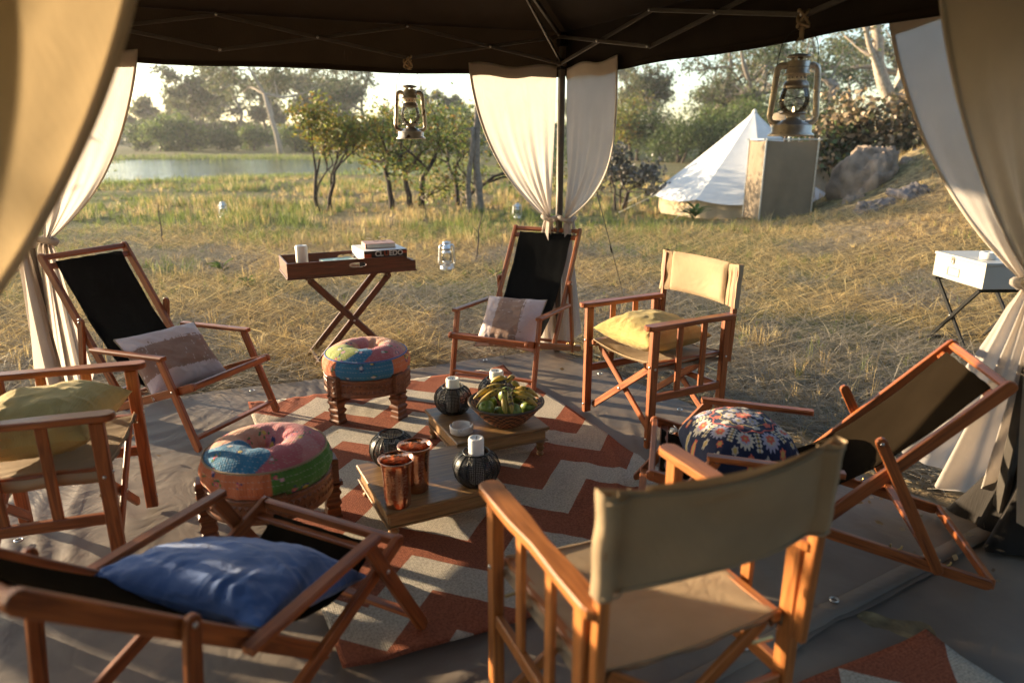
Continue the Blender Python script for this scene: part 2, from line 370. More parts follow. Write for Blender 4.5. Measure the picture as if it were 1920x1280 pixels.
def m_banana():
    m, nt, out = _new('banana_skin')
    v = obj_coord(nt)
    n = N(nt, 'ShaderNodeTexNoise'); n.inputs['Scale'].default_value = 14; n.inputs['Detail'].default_value = 5; L(nt, v, n.inputs['Vector'])
    n2 = N(nt, 'ShaderNodeTexNoise'); n2.inputs['Scale'].default_value = 38; n2.inputs['Detail'].default_value = 5; L(nt, v, n2.inputs['Vector'])
    oi = N(nt, 'ShaderNodeObjectInfo')
    ad = N(nt, 'ShaderNodeMath', operation='MULTIPLY_ADD'); ad.inputs[1].default_value = 0.45; L(nt, oi.outputs['Random'], ad.inputs[0]); L(nt, n.outputs[0], ad.inputs[2])
    c = ramp(nt, ad.outputs[0], [(0.42, (0.17, 0.185, 0.035)), (0.62, (0.36, 0.27, 0.04)), (0.9, (0.46, 0.30, 0.05))])
    sp = N(nt, 'ShaderNodeMapRange'); sp.inputs[1].default_value = 0.57; sp.inputs[2].default_value = 0.64; L(nt, n2.outputs[0], sp.inputs[0])
    mx = N(nt, 'ShaderNodeMix', data_type='RGBA'); L(nt, sp.outputs[0], mx.inputs[0]); L(nt, c, mx.inputs[6]); mx.inputs[7].default_value = (0.06, 0.035, 0.015, 1)
    p = N(nt, 'ShaderNodeBsdfPrincipled'); L(nt, mx.outputs[2], p.inputs['Base Color']); p.inputs['Roughness'].default_value = 0.45
    L(nt, p.outputs[0], out.inputs[0])
m_banana()
def m_attr(name, rough=0.6, bstr=0.4, bscale=90, spec=0.4):
    m, nt, out = _new(name)
    at = N(nt, 'ShaderNodeAttribute', attribute_name='col')
    v = obj_coord(nt)
    n = N(nt, 'ShaderNodeTexNoise'); n.inputs['Scale'].default_value = bscale; n.inputs['Detail'].default_value = 4; L(nt, v, n.inputs['Vector'])
    hs = N(nt, 'ShaderNodeHueSaturation'); mr = N(nt, 'ShaderNodeMapRange'); mr.inputs[3].default_value = 0.75; mr.inputs[4].default_value = 1.25
    L(nt, n.outputs[0], mr.inputs[0]); L(nt, mr.outputs[0], hs.inputs['Value']); L(nt, at.outputs['Color'], hs.inputs['Color'])
    p = N(nt, 'ShaderNodeBsdfPrincipled'); L(nt, hs.outputs[0], p.inputs['Base Color']); p.inputs['Roughness'].default_value = rough; p.inputs['Specular IOR Level'].default_value = spec
    L(nt, bump(nt, n.outputs[0], bstr, 0.004), p.inputs['Normal']); L(nt, p.outputs[0], out.inputs[0])
m_attr('basketry', 0.7, 0.5, 120)

# ---------------------------------------------------------------- mesh helpers
def link(name, me, mat=None, parent=None, mtx=None):
    o = bpy.data.objects.new(name, me); COL.objects.link(o)
    if mat is not None and not me.materials: me.materials.append(MATS[mat])
    if parent is not None: o.parent = parent
    if mtx is not None: o.matrix_local = mtx
    return o
def tag(o, label=None, cat=None, group=None, kind=None):
    if label: o['label'] = label
    if cat: o['category'] = cat
    if group: o['group'] = group
    if kind: o['kind'] = kind
    return o
def empty(name, loc=(0, 0, 0), rz=0.0, rot=None):
    o = bpy.data.objects.new(name, None); COL.objects.link(o)
    o.empty_display_size = 0.1
    o.location = loc; o.rotation_euler = rot if rot is not None else (0, 0, rz)
    return o
def thing(name, label, cat, loc=(0, 0, 0), rz=0.0, group=None, rot=None):
    return tag(empty(name, loc, rz, rot), label, cat, group)
def copy_tree(o, parent=None):
    c = o.copy(); COL.objects.link(c)
    if parent is not None: c.parent = parent
    for ch in [x for x in bpy.data.objects if x.parent == o]:
        copy_tree(ch, c)
    return c

class MB:
    def __init__(s): s.v = []; s.f = []; s.sm = []; s.col = []
    def add(s, verts, faces, smooth=False, M=None):
        b = len(s.v)
        if M is not None: verts = [M @ Vector(p) for p in verts]
        s.v += [tuple(p) for p in verts]
        for fc in faces: s.f.append(tuple(i + b for i in fc)); s.sm.append(smooth)
        return s
    def mesh(s, name='m'):
        me = bpy.data.meshes.new(name); me.from_pydata(s.v, [], s.f)
        me.polygons.foreach_set('use_smooth', s.sm)
        if s.col:
            a = me.color_attributes.new('col', 'FLOAT_COLOR', 'POINT')
            a.data.foreach_set('color', [x for c in s.col for x in (c[0], c[1], c[2], 1.0)])
        me.update(); return me
    def build(s, name, mat, parent=None, mtx=None): return link(name, s.mesh(name), mat, parent, mtx)

def inset(poly, d):
    n = len(poly); out = []
    for i in range(n):
        a = Vector(poly[i - 1]); b = Vector(poly[i]); c = Vector(poly[(i + 1) % n])
        e1 = (b - a).normalized(); e2 = (c - b).normalized()
        n1 = Vector((-e1.y, e1.x)); n2 = Vector((-e2.y, e2.x))
        k = n1 + n2; den = max(0.25, 1 + n1.dot(n2))
        out.append(tuple(b + k * (d / den)))
    return out
def slab(mb, poly, y0, y1, ch=0.003, axis='XZ', M=None):
    """closed counter-clockwise outline, extruded with chamfered rims"""
    n = len(poly); pin = inset(poly, ch)
    rings = [(pin, y0), (poly, y0 + ch), (poly, y1 - ch), (pin, y1)]
    vs = []
    for pl, y in rings:
        for (a, b) in pl:
            vs.append((a, y, b) if axis == 'XZ' else (a, b, y))
    fs = []
    for k in range(3):
        for i in range(n):
            j = (i + 1) % n
            q = (k * n + i, k * n + j, (k + 1) * n + j, (k + 1) * n + i)
            fs.append(q if axis == 'XY' else q[::-1])
    cap0 = tuple(range(n)); cap1 = tuple(range(3 * n, 4 * n))
    if axis == 'XY': fs += [cap0[::-1], cap1]
    else: fs += [cap0, cap1[::-1]]
    mb.add(vs, fs, False, M); return mb
def stadium(L_, h, k=5):
    r = h / 2; pts = []
    for i in range(k + 1):
        a = -math.pi / 2 + math.pi * i / k; pts.append((L_ / 2 - r + r * math.cos(a), r * math.sin(a)))
    for i in range(k + 1):
        a = math.pi / 2 + math.pi * i / k; pts.append((-L_ / 2 + r + r * math.cos(a), r * math.sin(a)))
    return pts
_bc = {}
def frame(p0, p1, up=(0, 0, 1)):
    p0 = Vector(p0); p1 = Vector(p1); x = (p1 - p0).normalized(); u = Vector(up)
    y = u.cross(x)
    if y.length < 1e-4: y = Vector((0, 1, 0)).cross(x)
    y.normalize(); z = x.cross(y)
    M = Matrix((x, y, z)).transposed().to_4x4(); M.translation = (p0 + p1) / 2
    return M, (p1 - p0).length
def bar(name, p0, p1, w, t, mat, parent, up=(0, 0, 1), ch=0.003, rnd=False, ext=0.0):
    """plank from p0 to p1: w across (local y), t along 'up' (local z)"""
    M, ln = frame(p0, p1, up); ln += 2 * ext
    key = (round(ln, 4), w, t, ch, rnd, mat)
    me = _bc.get(key)
    if me is None:
        mb = MB()
        poly = stadium(ln, t) if rnd else [(-ln / 2, -t / 2), (ln / 2, -t / 2), (ln / 2, t / 2), (-ln / 2, t / 2)]
        slab(mb, poly, -w / 2, w / 2, ch); me = mb.mesh(name); me.materials.append(MATS[mat]); _bc[key] = me
    return link(name, me, None, parent, M)
def box(mb, c, s, ch=0.003, M=None):
    x, y, z = s; T = Matrix.Translation(c)
    if M is not None: T = M @ T
    slab(mb, [(-x / 2, -y / 2), (x / 2, -y / 2), (x / 2, y / 2), (-x / 2, y / 2)], -z / 2, z / 2, min(ch, x / 3, y / 3, z / 3), 'XY', T); return mb
def lathe(mb, prof, n=32, smooth=True, M=None, cap0=True, cap1=True):
    vs = []; fs = []
    for (r, z) in prof:
        for i in range(n):
            a = 2 * math.pi * i / n; vs.append((r * math.cos(a), r * math.sin(a), z))
    for k in range(len(prof) - 1):
        for i in range(n):
            j = (i + 1) % n; fs.append((k * n + i, k * n + j, (k + 1) * n + j, (k + 1) * n + i))
    if cap0: fs.append(tuple(range(n))[::-1])
    if cap1: m = (len(prof) - 1) * n; fs.append(tuple(range(m, m + n)))
    mb.add(vs, fs, smooth, M); return mb
def tube(mb, pts, rad, n=8, cap=True, smooth=True, M=None):
    pts = [Vector(p) for p in pts]; m = len(pts)
    rads = rad if hasattr(rad, '__len__') else [rad] * m
    vs = []; fs = []; prev = None
    for i, p in enumerate(pts):
        d = (pts[min(i + 1, m - 1)] - pts[max(i - 1, 0)])
        if d.length < 1e-9: d = Vector((0, 0, 1))
        d.normalize()
        if prev is None:
            a = d.orthogonal().normalized()
        else:
            a = prev - d * prev.dot(d)
            a = a.normalized() if a.length > 1e-6 else d.orthogonal().normalized()
        prev = a; b = d.cross(a)
        for k in range(n):
            t = 2 * math.pi * k / n; vs.append(p + (a * math.cos(t) + b * math.sin(t)) * rads[i])
    for i in range(m - 1):
        for k in range(n):
            j = (k + 1) % n; fs.append((i * n + k, i * n + j, (i + 1) * n + j, (i + 1) * n + k))
    if cap: fs.append(tuple(range(n))[::-1]); fs.append(tuple(range((m - 1) * n, m * n)))
    mb.add(vs, fs, smooth, M); return mb
def smooth_path(pts, k=6):
    P = [Vector(p) for p in pts]; out = []
    for i in range(len(P) - 1):
        p0 = P[max(i - 1, 0)]; p1 = P[i]; p2 = P[i + 1]; p3 = P[min(i + 2, len(P) - 1)]
        for j in range(k):
            t = j / k
            out.append(0.5 * ((2 * p1) + (p2 - p0) * t + (2 * p0 - 5 * p1 + 4 * p2 - p3) * t * t + (3 * p1 - p0 - 3 * p2 + p3) * t ** 3))
    out.append(P[-1]); return out
def grid_mesh(name, V, nu, nv, mat, parent=None, col=None, attr=None, smooth=True, mtx=None):
    """V: (nv*nu,3) array row by row"""
    V = np.asarray(V, dtype=np.float32).reshape(-1, 3)
    i = np.arange(nu - 1)[None, :] + nu * np.arange(nv - 1)[:, None]
    F = np.stack([i, i + 1, i + 1 + nu, i + nu], -1).reshape(-1, 4)
    return np_mesh(name, V, F, mat, parent, col, attr, smooth, mtx)
def np_mesh(name, V, F, mat, parent=None, col=None, attr=None, smooth=False, mtx=None):
    V = np.ascontiguousarray(V, dtype=np.float32); F = np.ascontiguousarray(F, dtype=np.int32)
    me = bpy.data.meshes.new(name); k = F.shape[1]; n = F.shape[0]
    me.vertices.add(len(V)); me.vertices.foreach_set('co', V.ravel())
    me.loops.add(n * k); me.loops.foreach_set('vertex_index', F.ravel())
    me.polygons.add(n); me.polygons.foreach_set('loop_start', np.arange(0, n * k, k, dtype=np.int32))
    try: me.polygons.foreach_set('loop_total', np.full(n, k, dtype=np.int32))
    except Exception: pass
    me.polygons.foreach_set('use_smooth', np.full(n, smooth, dtype=bool))
    me.update(calc_edges=True)
    if col is not None:
        a = me.color_attributes.new('col', 'FLOAT_COLOR', 'POINT')
        c4 = np.ones((len(V), 4), np.float32); c4[:, :3] = col; a.data.foreach_set('color', c4.ravel())
    if attr is not None:
        for nm, arr in attr.items():
            if arr.ndim == 1:
                a = me.attributes.new(nm, 'FLOAT', 'POINT'); a.data.foreach_set('value', arr.astype(np.float32))
            else:
                a = me.attributes.new(nm, 'FLOAT_VECTOR', 'POINT'); a.data.foreach_set('vector', arr.astype(np.float32).ravel())
    me.validate()
    return link(name, me, mat, parent, mtx)

_lat = np.random.default_rng(3).random((256, 256))
def vnoise(x, y):
    x = np.asarray(x, float); y = np.asarray(y, float)
    xi = np.floor(x).astype(int); yi = np.floor(y).astype(int); fx = x - xi; fy = y - yi
    fx = fx * fx * (3 - 2 * fx); fy = fy * fy * (3 - 2 * fy)
    g = lambda a, b: _lat[a % 256, b % 256]
    return (g(xi, yi) * (1 - fx) + g(xi + 1, yi) * fx) * (1 - fy) + (g(xi, yi + 1) * (1 - fx) + g(xi + 1, yi + 1) * fx) * fy
def fbm(x, y, o=4):
    s = 0; a = .5
    for k in range(o): s = s + a * vnoise(x * 2 ** k + 17.3 * k, y * 2 ** k + 5.1 * k); a *= .5
    return s
# ---------------------------------------------------------------- terrain
PL = Vector((-2.73, 3.93)); PB = Vector((0.35, 5.20)); PRt = Vector((1.70, 2.15)); PRb = Vector((2.06, 2.62)); PF = Vector((-1.42, 0.91))
def pond_d(x, y):
    """>0 inside the pond"""
    w = (fbm(np.asarray(x) * .11 + 9, np.asarray(y) * .11 + 4, 3) - .45) * 1.1
    a = 1 - np.sqrt(((x + 26) / 19.5) ** 2 + ((y - 46.5) / 20.0) ** 2)
    b = 1 - np.sqrt(((x + 9) / 6.0) ** 2 + ((y - 39) / 3.0) ** 2)
    return np.maximum(a - .07, b * .30 - .03) + w * .17
def gz(x, y):
    x = np.asarray(x, float); y = np.asarray(y, float)
    z = 1.62 * np.exp(-((x - 9.4) / 2.2) ** 2 - ((y - 15.0) / 3.4) ** 2)
    z = z + 0.35 * np.exp(-((x - 7.0) / 2.2) ** 2 - ((y - 11.0) / 3.0) ** 2)
    z = z - .26 * np.exp(-((x - 4.6) / 3.6) ** 2 - ((y - 18.2) / 3.4) ** 2)
    far = np.clip((y - 6) / 10, 0, 1)
    z = z + (fbm(x * .35, y * .35, 4) - .47) * .16 * far + (fbm(x * 1.3 + 40, y * 1.3, 3) - .44) * .05 * np.clip((y - 5.2) / 2, 0, 1)
    p = pond_d(x, y)
    z = z - np.clip((p + .14) * 4.0, 0, 1) * .42
    z = np.where(y > 60, z + np.clip((y - 75) / 200, 0, 1) * .8, z)
    return z
def gzs(x, y): return float(gz(np.array([x]), np.array([y]))[0])
def greenness(x, y):
    p = pond_d(x, y)
    g = np.clip(1.25 - np.abs(p + .06) / .34, 0, 1)
    g = np.maximum(g, np.clip((y - 13) / 9, 0, 1) * .75 * (fbm(x * .2, y * .2, 3) * 1.7))
    g = np.maximum(g, .06 + .80 * np.clip((fbm(x * .38 + 3, y * .5 + 8, 4) - .43) * 5, 0, 1) * np.clip(1.25 - np.clip((x - 1) / 6, 0, 1) * np.clip((17 - y) / 4, 0, 1), .25, 1))
    return np.clip(g, 0, 1)
def axis_pts(lo, hi, near, fine, grow):
    a = [near]; s = fine
    while a[-1] < hi: a.append(a[-1] + s); s *= grow
    b = [near]; s = fine
    while b[-1] > lo: b.append(b[-1] - s); s *= grow
    return np.array(sorted(set(b[1:] + a)))
gx = axis_pts(-900, 900, 0.0, 0.16, 1.035); gy = axis_pts(-60, 1500, 6.0, 0.14, 1.030)
XX, YY = np.meshgrid(gx, gy)
ZZ = gz(XX, YY)
ZZ = np.where((YY < 6.2), np.minimum(ZZ, -0.012 + (fbm(XX * 2, YY * 2, 2) - .4) * .01), ZZ)
ground = grid_mesh('ground', np.stack([XX, YY, ZZ], -1), len(gx), len(gy), 'dry_ground', attr={'green': greenness(XX, YY).ravel()})
tag(ground, kind='structure')
mb = MB(); mb.add([(-75, 22, -.13), (20, 22, -.13), (20, 85, -.13), (-75, 85, -.13)], [(0, 1, 2, 3)])
tag(mb.build('pond_water', 'pond_water'), kind='structure')

# ---------------------------------------------------------------- ground sheets (canvas) and rugs
def quad_uv(P00, P10, P11, P01, nu, nv):
    u = np.linspace(0, 1, nu)[None, :, None]; v = np.linspace(0, 1, nv)[:, None, None]
    P00, P10, P11, P01 = [np.array([p[0], p[1]], float) for p in (P00, P10, P11, P01)]
    return (1 - v) * ((1 - u) * P00 + u * P10) + v * ((1 - u) * P01 + u * P11)
def wrinkles(x, y, amp=1.0):
    a = fbm(x * 1.1 + 4, y * 1.1, 3); ang = fbm(x * .5 + 11, y * .5 + 3, 2) * 9
    q = (x * np.cos(ang) + y * np.sin(ang)) * 7
    ridge = np.abs(np.sin(q + a * 6)) ** 6 * np.clip((fbm(x * .9 + 30, y * .9 + 12, 2) - .34) * 4, 0, 1)
    return amp * (.012 * ridge + .010 * a + .006 * fbm(x * 5, y * 5, 2))
def sheet(name, corners, base, label, nu=150, nv=150, lip=True):
    G = quad_uv(*corners, nu, nv); x = G[..., 0]; y = G[..., 1]
    uu = np.linspace(0, 1, nu)[None, :] + 0 * x; vv = np.linspace(0, 1, nv)[:, None] + 0 * x
    # scalloped free edges
    e = np.minimum(np.minimum(uu, 1 - uu), np.minimum(vv, 1 - vv))
    k = np.clip(1 - e / .05, 0, 1)
    cx, cy = x.mean(), y.mean()
    s = (fbm(x * 1.7 + 7, y * 1.7, 2) - .4) * .10 * k
    x = x + (cx - x) * s; y = y + (cy - y) * s
    z = base + wrinkles(x, y)
    z = z - .008 * np.clip(1 - e / .012, 0, 1)
    o = grid_mesh(name, np.stack([x, y, z], -1), nu, nv, 'ground_sheet_canvas')
    return tag(o, label, 'ground sheet')
dFR = (PRb - PF).normalized()
A1 = Vector((0.895, 1.892)); B1 = Vector((1.631, 2.323)); dE = (B1 - A1).normalized()
cR = B1 + dE * .55; cF = A1 - dE * 2.75
sh1 = sheet('ground_sheet', ((PL.x - .04, PL.y + .03), (PB.x, PB.y + .06), (cR.x, cR.y), (cF.x, cF.y)), 0.004, 'grey brown canvas ground sheet spread under the rug and chairs')
nE = Vector((dE.y, -dE.x))
q0 = cF - nE * .16; q1 = cR - nE * .16 + dE * .5
sh2 = sheet('ground_sheet', ((q0.x, q0.y), (q1.x, q1.y), (q1.x + nE.x * 2.6, q1.y + nE.y * 2.6), (q0.x + nE.x * 2.6, q0.y + nE.y * 2.6)), -0.016, 'second canvas ground sheet in the near corner beneath the small rug piece', 110, 90)
# hem strip along the overlap and eyelets
def edge_strip(parent, a, b, w, z):
    n = 60; pts = []
    d = (b - a); nn = Vector((-d.y, d.x)).normalized()
    t = np.linspace(0, 1, n); P = np.array([a.x, a.y])[None] + t[:, None] * np.array([d.x, d.y])[None]
    rows = []
    for off, dz in ((0, -.004), (.004, .004), (w - .004, .004), (w, -.004)):
        x = P[:, 0] + nn.x * off; y = P[:, 1] + nn.y * off
        rows.append(np.stack([x, y, z + wrinkles(x, y) + dz], -1))
    return grid_mesh('hem', np.array(rows), n, 4, 'ground_sheet_canvas', parent)
edge_strip(sh1, cF + dE * .1 - nE * .01, cR - dE * .05 - nE * .01, .07, .008)
def eyelet(parent, x, y, z):
    m = MB(); pts = [(.014 * math.cos(t), .014 * math.sin(t), 0) for t in np.linspace(0, 2 * math.pi, 15)]
    tube(m, pts, .004, 6, False); m.build('eyelet', 'steel', parent, Matrix.Translation((x, y, z)))
for (ex, ey) in ((-2.45, 4.0), (-1.7, 4.27), (-.85, 4.62), (-.2, 4.93), (.62, 4.62), (1.02, 3.93), (1.42, 3.25), (-2.4, 3.3), (-2.02, 2.5), (1.15, 2.12), (.75, 1.88)):
    eyelet(sh1, ex, ey, .018 + float(wrinkles(np.array([ex]), np.array([ey]))[0]))

def rug(name, x, y, rz, a, b, label, base, nu=90, nv=120, curl=1.0):
    u = np.linspace(-a, a, nu)[None, :] + np.zeros((nv, 1)); v = np.linspace(-b, b, nv)[:, None] + np.zeros((1, nu))
    wx = x + math.cos(rz) * u - math.sin(rz) * v; wy = y + math.sin(rz) * u + math.cos(rz) * v
    z = base + .9 * wrinkles(wx, wy) + .012 * np.sin(v * 9 + fbm(u * 1.5, v * 1.5, 2) * 5) * .5 * np.clip(fbm(u * 2 + 7, v * 2, 2) - .2, 0, 1)
    ex = np.clip((np.abs(u) - a + .12) / .12, 0, 1); ey = np.clip((np.abs(v) - b + .12) / .12, 0, 1)
    z = z + curl * .02 * (ex * ey) * fbm(u * 3, v * 3, 2) * 2
    uo = u + .012 * np.sin(v * 4.3) * np.clip(np.abs(u) / a, 0, 1); vo = v + .012 * np.sin(u * 5.1) * np.clip(np.abs(v) / b, 0, 1)
    V = np.stack([uo, vo, z], -1).reshape(-1, 3)
    th = .006
    i = np.arange(nu - 1)[None, :] + nu * np.arange(nv - 1)[:, None]
    F = np.stack([i, i + 1, i + 1 + nu, i + nu], -1).reshape(-1, 4); n = len(V)
    lo = V.copy(); lo[:, 2] -= th
    border = list(range(nu)) + [nu * k + nu - 1 for k in range(1, nv)] + [nu * (nv - 1) + k for k in range(nu - 2, -1, -1)] + [nu * k for k in range(nv - 2, 0, -1)]
    S = [(border[k], border[k] + n, border[(k + 1) % len(border)] + n, border[(k + 1) % len(border)]) for k in range(len(border))]
    F = np.concatenate([F, np.array(S)])
    o = np_mesh(name, np.concatenate([V, lo]), F, 'chevron_rug', smooth=True)
    o.location = (x, y, 0); o.rotation_euler = (0, 0, rz)
    return tag(o, label, 'rug')
rug('chevron_rug', -0.29, 3.257, R(25.93), .868, 1.252, 'large terracotta and beige zigzag rug under the low tables', .026)
rug('chevron_rug', 0.90, 0.957, R(25.93), .868, .70, 'terracotta zigzag rug whose corner enters the bottom right of the picture', .010, 60, 60)

# ---------------------------------------------------------------- gazebo
ZL, ZU, ZV0, ZV1 = 2.10, 2.285, 2.325, 2.035
boltm = MB(); lathe(boltm, [(.009, -.002), (.009, .002), (.006, .005)], 8); boltm = boltm.mesh('bolt'); boltm.materials.append(MATS['steel'])
def bolt_at(parent, p, d, s=1.0):
    q = Vector(d).to_track_quat('Z', 'Y'); M = Matrix.Translation(p) @ q.to_matrix().to_4x4() @ Matrix.Scale(s, 4)
    return link('bolt', boltm, None, parent, M)
def gazebo(label, tops, bots):
    gaz = thing('gazebo', label, 'gazebo', (bots['B'].x, bots['B'].y, 0)); gaz_o = gaz; gaz = empty('tmp')
    for k in 'LBRF':
        t, b = tops[k], bots[k]
        bar('pole', (b.x, b.y, 0.0), (t.x, t.y, 2.31), .042, .042, 'dark_steel', gaz, up=(.92, .39, 0), ch=.006)
        m = MB(); box(m, (0, 0, 0), (.06, .06, .09), .006); m.build('joint', 'black_metal', gaz, Matrix.Translation((t.x, t.y, 2.265)) @ Matrix.Rotation(R(22.5), 4, 'Z'))
        m = MB(); box(m, (0, 0, 0), (.058, .058, .07), .006); m.build('slider', 'black_metal', gaz, Matrix.Translation((t.x, t.y, 2.105)) @ Matrix.Rotation(R(22.5), 4, 'Z'))
    cen = (PL + PRt) / 2; ZP = 2.98
    order = 'LBRF'
    for i in range(4):
        a = tops[order[i]]; b = tops[order[(i + 1) % 4]]
        d = (b - a).normalized(); nn = Vector((-d.y, d.x))
        inn = nn if nn.dot(cen - a) > 0 else -nn
        o1 = inn * .030; o2 = inn * .046
        for s in range(3):
            p = a + (b - a) * (s / 3); q = a + (b - a) * ((s + 1) / 3)
            for (z0, z1, of) in ((ZL, ZU, o1), (ZU, ZL, o2)):
                bar('truss_bar', (p.x + of.x, p.y + of.y, z0), (q.x + of.x, q.y + of.y, z1), .012, .022, 'dark_steel', gaz, ch=.002, ext=.012)
            c_ = (p + q) / 2 + inn * .053
            bolt_at(gaz, (c_.x, c_.y, (ZL + ZU) / 2), (inn.x, inn.y, 0))
            if s:
                for z in (ZL, ZU): bolt_at(gaz, (p.x + inn.x * .053, p.y + inn.y * .053, z), (inn.x, inn.y, 0))
        # rafter and brace
        ad = (cen - a)
        bar('rafter', (a.x, a.y, 2.27), (cen.x, cen.y, ZP - .05), .02, .028, 'dark_steel', gaz, ch=.003)
        m1 = a + ad * .42
        bar('brace', (a.x + ad.x * .012, a.y + ad.y * .012, 2.12), (m1.x, m1.y, 2.27 + (ZP - .05 - 2.27) * .42 - .02), .014, .022, 'dark_steel', gaz, ch=.002)
    m = MB(); lathe(m, [(.05, -.06), (.07, -.05), (.07, .03), (.03, .05)], 16); m.build('hub', 'black_metal', gaz, Matrix.Translation((cen.x, cen.y, ZP - .06)))
    # canopy: four sagging panels and four valances
    cor = []
    for k in order:
        t = tops[k]; o = (t - cen); cor.append(t + o.normalized() * .085)
    for i in range(4):
        a = cor[i]; b = cor[(i + 1) % 4]; n = 22; rows = []
        for j in range(n):
            t = j / (n - 1); row = []
            for k in range(n):
                s = k / (n - 1)
                x = (a.x * (1 - s) + b.x * s) * (1 - t) + cen.x * t; y = (a.y * (1 - s) + b.y * s) * (1 - t) + cen.y * t
                z = ZV0 + (ZP + .03 - ZV0) * t
                z -= .10 * math.sin(math.pi * s) * (1 - t) * math.sin(math.pi * min(1, t * 1.1 + .05))
                row.append((x, y, z))
            rows.append(row)
        grid_mesh('canopy_panel', np.array(rows), n, n, 'brown_canopy', gaz)
        rows = []; n = 40
        d = (b - a).normalized(); nn = Vector((-d.y, d.x)); out = nn if nn.dot(a - cen) > 0 else -nn
        for j in range(7):
            t = j / 6; row = []
            for k in range(n):
                s = k / (n - 1); p = a + (b - a) * s + out * ((.006 * math.sin(s * 31 + i) * t + .004 * math.sin(s * 83)) * math.sin(math.pi * s)) + d * (-.006 if k == 0 else (.006 if k == n - 1 else 0))
                zz = ZV0 + .006 + (ZV1 + .012 * math.sin(s * 17 + i * 2) * .5 - .012 * math.sin(math.pi * s) - ZV0) * t
                row.append((p.x, p.y, zz))
            rows.append(row)
        va = grid_mesh('valance', np.array(rows), n, 7, 'brown_canopy', gaz)
        rows = []
        for off, dz in ((-.006, 0), (.004, 0), (.004, .03), (-.006, .03)):
            rows.append([(a + (b - a) * (k / (n - 1)) + out * (off + (.006 * math.sin(k / (n - 1) * 31 + i) + .004 * math.sin(k / (n - 1) * 83)) * math.sin(math.pi * k / (n - 1)))).to_tuple() + (ZV1 - .004 + .012 * math.sin(k / (n - 1) * 17 + i * 2) * .5 - .012 * math.sin(math.pi * k / (n - 1)) + dz,) for k in range(n)])
        grid_mesh('hem', np.array(rows), n, 4, 'brown_canopy', va)
    for ch in [x for x in bpy.data.objects if x.parent == gaz]:
        mb_ = ch.matrix_basis.copy(); ch.parent = gaz_o; ch.matrix_basis = Matrix.Translation((-bots['B'].x, -bots['B'].y, 0)) @ mb_
    bpy.data.objects.remove(gaz)
    return cen
cen = gazebo('dark brown pop up gazebo with scissor frame over the lounge', {'L': PL, 'B': PB, 'R': PRt, 'F': PF}, {'L': PL, 'B': PB, 'R': PRb, 'F': PF})
_e = (PRt - PF).normalized(); OUT = Vector((_e.y, -_e.x))
gazebo('second brown gazebo whose canopy covers the camera position, pole beside the right curtain', {'L': PF + OUT * .12, 'B': PRt + OUT * .12 + _e * .12, 'R': PRt + OUT * 3.45, 'F': PF + OUT * 3.45}, {'L': PF + OUT * .12, 'B': PRb + OUT * .14 + _e * .12, 'R': PRt + OUT * 3.45, 'F': PF + OUT * 3.45})

